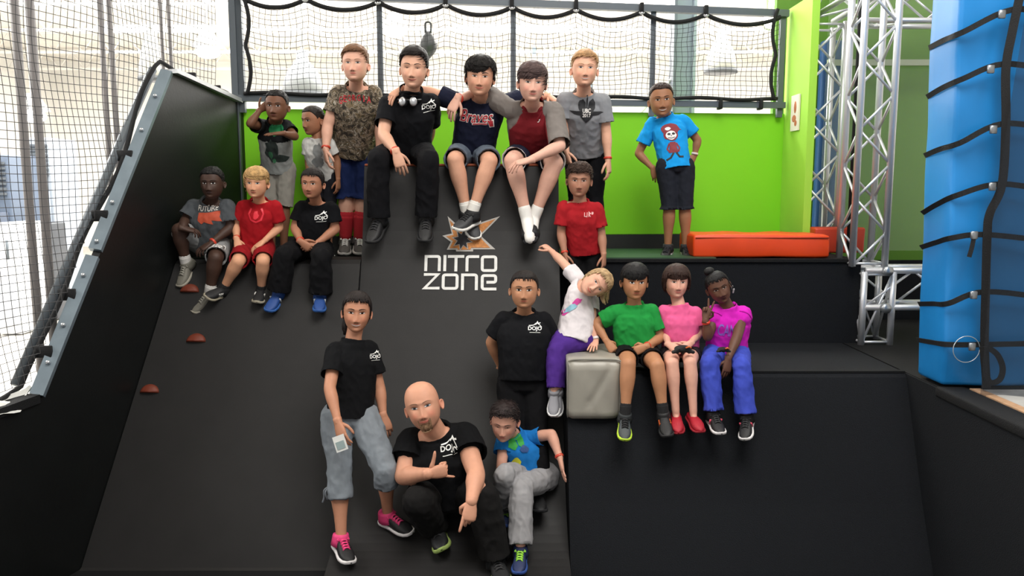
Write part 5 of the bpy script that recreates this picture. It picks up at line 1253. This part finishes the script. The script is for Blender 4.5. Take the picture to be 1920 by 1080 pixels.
S_ = man('pink', S=1.24, Y=4.99, pel=(1276, 662), sh=((1234, 574), (1316, 578)), head=(1268, 526), hh=57, skin='#d6a28e', face=(0, -2, 2), eyes=.6, smile=.8, seed=17, lb=.9, iris='#3a2a20', blush=.6,
  hair=short('#33211b', top=.085, sides=.10, tufts=240, len=.26, lift=.0, mess=.3, front=.22, side=-.22, temple=-.05, back=-.38, rough=.015, bangs=(.06, 1.0, .12), nb=200), noears=1, arml=((1246, 624, .2), (1254, 646, -.8), (1264, 652, -.2), 'grip', (.3, .6, -.4)), armr=((1311, 625, .1), (1294, 644, -.8), (1284, 652, -.2), 'grip', (-.3, .6, -.4)),
  legl=((1260, 682, -1), (1267, 772, .3), (1271, 796, -.85)), legr=((1294, 680, -1), (1300, 772, .3), (1313, 792, -.8)), shirt=dict(col='#e05f92', hem=-.02, sleeve=.60), pants=dict(name='shorts', col='#2a2226', len=.45, r=.98), 
  shoes=dict(kind='clog', up='#a31226', sole='#8c0f20'), label='girl with brown bob and pink tee seated in the middle of the right hand row')
PE['pink'] = S_
U_ = man('magenta', S=1.28, Y=4.99, pel=(1362, 662), sh=((1329, 576), (1405, 580)), head=(1347, 536), hh=56, skin='#5f3f30', face=(-6, 4, -22), eyes=.35, smile=.5, open=.008, seed=18, iris='#140d0a', nosew=1.3, lipt=1.5, blush=0,
  hair=short('#0d0b0c', top=.03, sides=.03, tufts=140, len=.2, lift=.0, mess=.15, front=.28, rough=.01, extra=[('ball', (-.10, -.12, .56), .17, (1, 1, .8))]+[('lock', [(.34, .05+.06*i, .12), (.39, .10+.06*i, -.1), (.37, .12+.05*i, -.32+.04*i)], .022, 1, 0) for i in range(4)]),
  arml=((1327, 631, -.5), (1323, 600, -.3), (1326, 580, .1), 'vee', (-.1, -1, .0)), armr=((1382, 632, -.8), (1365, 674, -.8), (1362, 700, -.1), 'relax', (-.2, 1, .1)),
  legl=((1331, 682, -1), (1338, 776, .3), (1352, 796, -.9)), legr=((1391, 686, -1), (1399, 781, .3), (1394, 806, -.8)), shirt=dict(col='#c81fae', hem=-.10, sleeve=.16, sr=.05, fit=.004), pants=dict(col='#3c4bb0', len=1.93, r=1.02, flare=1.2, amp=.009),
  shoes=dict(kind='sneaker', up='#18171a', sole='#dfdcdc', stripe='#e0506a', lace='#2a2a2c'), bands=[('l', '#d9442a')], label='girl with top bun and beaded braids in magenta tee making a V sign')
chest(U_, text_polys('CAN', .105, .075, offset=.012), 1363, 620, mat('print_lav', '#8a62c4', .45))
for i in range(4):
    q = U_.tf((.36+.012*i, .13+.05*i, -.30+.045*i)); U_.part('bead', *ball(q, .0055, 8, 6), mat('bead_%d' % (i % 3), ('#d8d4d4', '#c0405a', '#e0a0b0')[i % 3], .3)); q2 = U_.tf((.385, .11+.05*i, -.20+.045*i)); U_.part('bead', *ball(q2, .0055, 8, 6), mat('bead_%d' % ((i+1) % 3), '#d8d4d4', .3))
for (px, py, lab, c2) in ((1280, 654, 'crumpled black glove held in the lap of the girl in pink', '#c8642a'), (1356, 655, 'small black glove lying in the lap of the girl in magenta', '#c89a2a')):
    c = P(px, py, 4.70); T = Thing('glove', c, lab, 'glove'); m = mat('glove_black', '#121214', .8, bump=.4, bscale=80); ps = [ball(c, .042 if px < 1300 else .028, 14, 10, (1.25, .8, .55))]
    kk = 1 if px < 1300 else .65
    for i in range(5): a = -.9+.45*i; ps.append(tube(catmull([c+Vector((math.sin(a)*.03, -.0, -.0))*kk, c+Vector((math.sin(a)*.065, -.02, .015*math.cos(a*3)))*kk, c+Vector((math.sin(a)*.085, -.01, -.03*math.cos(a)))*kk], 4), [.012*kk]*8+[.006*kk], 7))
    v, f = join(*ps); v, f = remesh(v, f, .005, 2); T.part('shell', v, f, m); T.part('trim', *tube([c+Vector((.01, -.036, .012))*kk, c+Vector((.03, -.036, .02))*kk, c+Vector((.045, -.03, .01))*kk], .005, 6), mat('glove_trim', c2, .6))
# ---- standing on the middle ramp
V_ = man('stand', S=1.44, Y=4.95, pel=(982, 718), sh=((932, 588), (1034, 590)), head=(983, 541), hh=66, skin='#b58262', face=(-2, -4, 1), eyes=.8, smile=0, seed=19, iris='#1c120c', b=1.04, lb=1.06, wide=1.09, jaw=1.12, cheek=1.2, blush=.3, spk=1.0,
  hair=short('#181110', top=.035, sides=.025, tufts=120, len=.2, lift=.0, mess=.15, front=.28, rough=.006, extra=[('ball', (.02, -.42, .05), .15, (1, .9, 1))]), arml=((921, 642, .3), (940, 690, .9), (960, 705, .5), 'relax'), armr=((1040, 645, .3), (1022, 690, .9), (1002, 705, .5), 'relax'),
  legl=((962, 822, -.1), (958, 925, .2), (953, 940, -1)), legr=((1004, 822, -.1), (1008, 925, .2), (1014, 940, -1)), shirt=dict(col='#0b0c10', hem=.06, sleeve=.70, fit=.006, belly=.02), pants=dict(col='#0a0a0d', len=1.95, r=1.15, flare=1.2), shoes=dict(kind='sneaker', up='#141416', sole='#1d1d20'),
  label='child in loose black tee standing on the ramp with hands behind back')
dojo(V_, 1003, 614, .085)
W_ = man('woman', S=1.53, Y=4.71, pel=(657, 783), sh=((612, 646), (707, 640)), head=(669, 583), hh=75, skin='#bb8468', face=(10, -4, 4), eyes=.65, smile=.8, open=.010, seed=20, b=.87, lb=.95, iris='#20140e', wide=1.0, jaw=.97, browt=.012, blush=.6, lip='#a85a52', spk=1.02, hk=.95,
  hair=short('#1b1311', top=.05, sides=.035, tufts=200, len=.24, lift=.002, mess=.15, front=.29, side=-.10, back=-.42, rough=.008, extra=[('lock', [(-.22, -.22, -.1), (-.28, -.25, -.35), (-.26, -.2, -.62)], .075, 5, .05), ('ball', (0, -.4, -.12), .16, (1, .9, 1.2))]),
  turn=-.04, arml=((618, 728, -.9), (634, 792, -.9), (641, 818, -.2), 'relax', (.3, .9, 0)), armr=((712, 728, .1), (719, 780, -.2), (725, 800, 0), 'relax', (-.4, .9, 0)),
  legl=((636, 902, -.2), (640, 1008, .2), (658, 1034, -.9)), legr=((722, 882, -.9), (727, 964, .8), (754, 976, -.4)), pyaw=8, shirt=dict(col='#090a0d', hem=.0, sleeve=.64, fit=.004), pants=dict(col='#7d848b', len=1.30, r=1.12, flare=1.1, amp=.011),
  shoes=dict(kind='sneaker', up='#161618', sole='#e0dcdc', lace='#e0407a', band='#e0407a'), label='woman with pulled back dark hair in black tee and grey capri trousers')
dojo(W_, 703, 667, .075)
m = mat('cloth_tie', '#8a9097', .9); q = P(618, 912, 4.60)
W_.part('tie_cord', *join(tube(catmull([q, q+Vector((-.03, -.01, -.02)), q+Vector((-.035, 0, -.07)), q+Vector((-.045, 0, -.10))], 4), .006, 6), tube(catmull([q, q+Vector((-.02, -.02, -.03)), q+Vector((-.01, -.01, -.08))], 4), .006, 6)), m, parent=W_.pants)
q = W_.hands[0]; c = q[0]+q[1]*.085; u = Vector((.35, -.2, -1)).normalized(); s = Vector((1, .1, .35)).normalized(); n_ = u.cross(s).normalized()
T = Thing('card', c, 'small white card held in the hand of the woman in grey capris', 'card')
def slab(c, s, u, n_, a, b2, t): return [c+s*(i*a)+u*(j*b2)+n_*(k*t) for i in (-1, 1) for j in (-1, 1) for k in (-1, 1)], box(0, 1, 0, 1, 0, 1)[1]
T.part('sheet', *slab(c+u*.02+Vector((-.01, -.03, -.01)), s, u, n_, .034, .045, .001), mat('card_white', '#dcdcd8', .5), smooth=False, fix=True); T.part('print', *slab(c+u*.03+Vector((-.01, -.033, -.01)), s, u, n_, .024, .022, .001), mat('card_print', '#8fa0a0', .5), smooth=False, fix=True)
# ---- crouching man and boy at the bottom
X_ = man('man', S=1.76, Y=4.68, pel=(838, 925), sh=((752, 818), (888, 803)), head=(793, 758), hh=88, skin='#cf977c', face=(2, -8, -14), eyes=.6, smile=.5, seed=21, iris='#506878', b=1.20, lb=1.22, wide=1.06, browt=.010, brow='#8a6650', blush=1.0, goatee='#8c6c50', nkr=1.15,  stubble=1, hand=1.0,
  arml=((756, 893, -.35), (803, 888, -.8), (824, 884, 0), 'shaka', (0, 1, 0)), armr=((893, 888, -.85), (884, 940, -.6), (880, 966, 0), 'point', (-.1, 1, .1)),
  legl=((782, 940, -.8), (815, 986, .8), (818, 1008, -.9)), legr=((905, 930, -.8), (928, 1046, .6), (940, 1070, -.9)), shirt=dict(col='#090a0d', hem=-.02, sleeve=.48, sr=.052), pants=dict(col='#151414', len=1.95, r=1.08, flare=1.1, amp=.011),
  shoes=dict(kind='sneaker', up='#17181a', sole='#9ab060', lace='#2a2a2c'), label='bald man with goatee in black tee crouching and making a hang loose sign')
dojo(X_, 843, 835, .105)
Y_ = man('bottom', S=1.34, Y=4.81, pel=(1000, 894), sh=((930, 818), (1001, 806)), head=(946, 788), hh=67, skin='#d6a08a', face=(-8, 14, 3), eyes=.12, smile=-.1, seed=22, iris='#3a2a20', blush=.8, turn=-.03,
  hair=short('#241a19', top=.075, sides=.03, tufts=320, len=.12, lift=.05, spike=.05, mess=1.6, front=.30, sweep_hi=.03), arml=((941, 864, -.2), (938, 908, .2), (937, 932, 0), 'relax', (.8, .3, 0)), armr=((1034, 814, -.4), (1050, 860, -.4), (1055, 884, 0), 'flat', (1, .1, 0)),
  legl=((946, 890, -1), (948, 952, .9), (946, 968, -.9)), legr=((978, 914, -1), (976, 1030, .2), (972, 1056, -.9)), shirt=dict(col='#1b70b8', hem=-.02, sleeve=.60, fit=.002), pants=dict(col='#989799', len=1.93, r=1.15, flare=1.15, amp=.011),
  shoes=dict(kind='sneaker', up='#1c2a52', sole='#2a4a90', lace='#9ad84a'), bands=[('r', R_)], label='dark haired boy in blue tee and pale grey sweatpants sitting at the ramp foot')
chest(Y_, [blob(.03, .05, .035, .025, 14, .3, 3), blob(.0, .01, .03, .03, 14, .3, 4), blob(.05, .015, .02, .03, 12, .3, 5)], 962, 836, mat('print_g3', '#2f9a3c', .7)); chest(Y_, [blob(0, 0, .022, .026, 12, .3, 6)], 968, 866, mat('print_y3', '#c8c832', .7), off=.005); chest(Y_, [blob(0, 0, .025, .022, 12, .3, 6)], 983, 842, mat('print_b3', '#2a4a80', .7), off=.005)
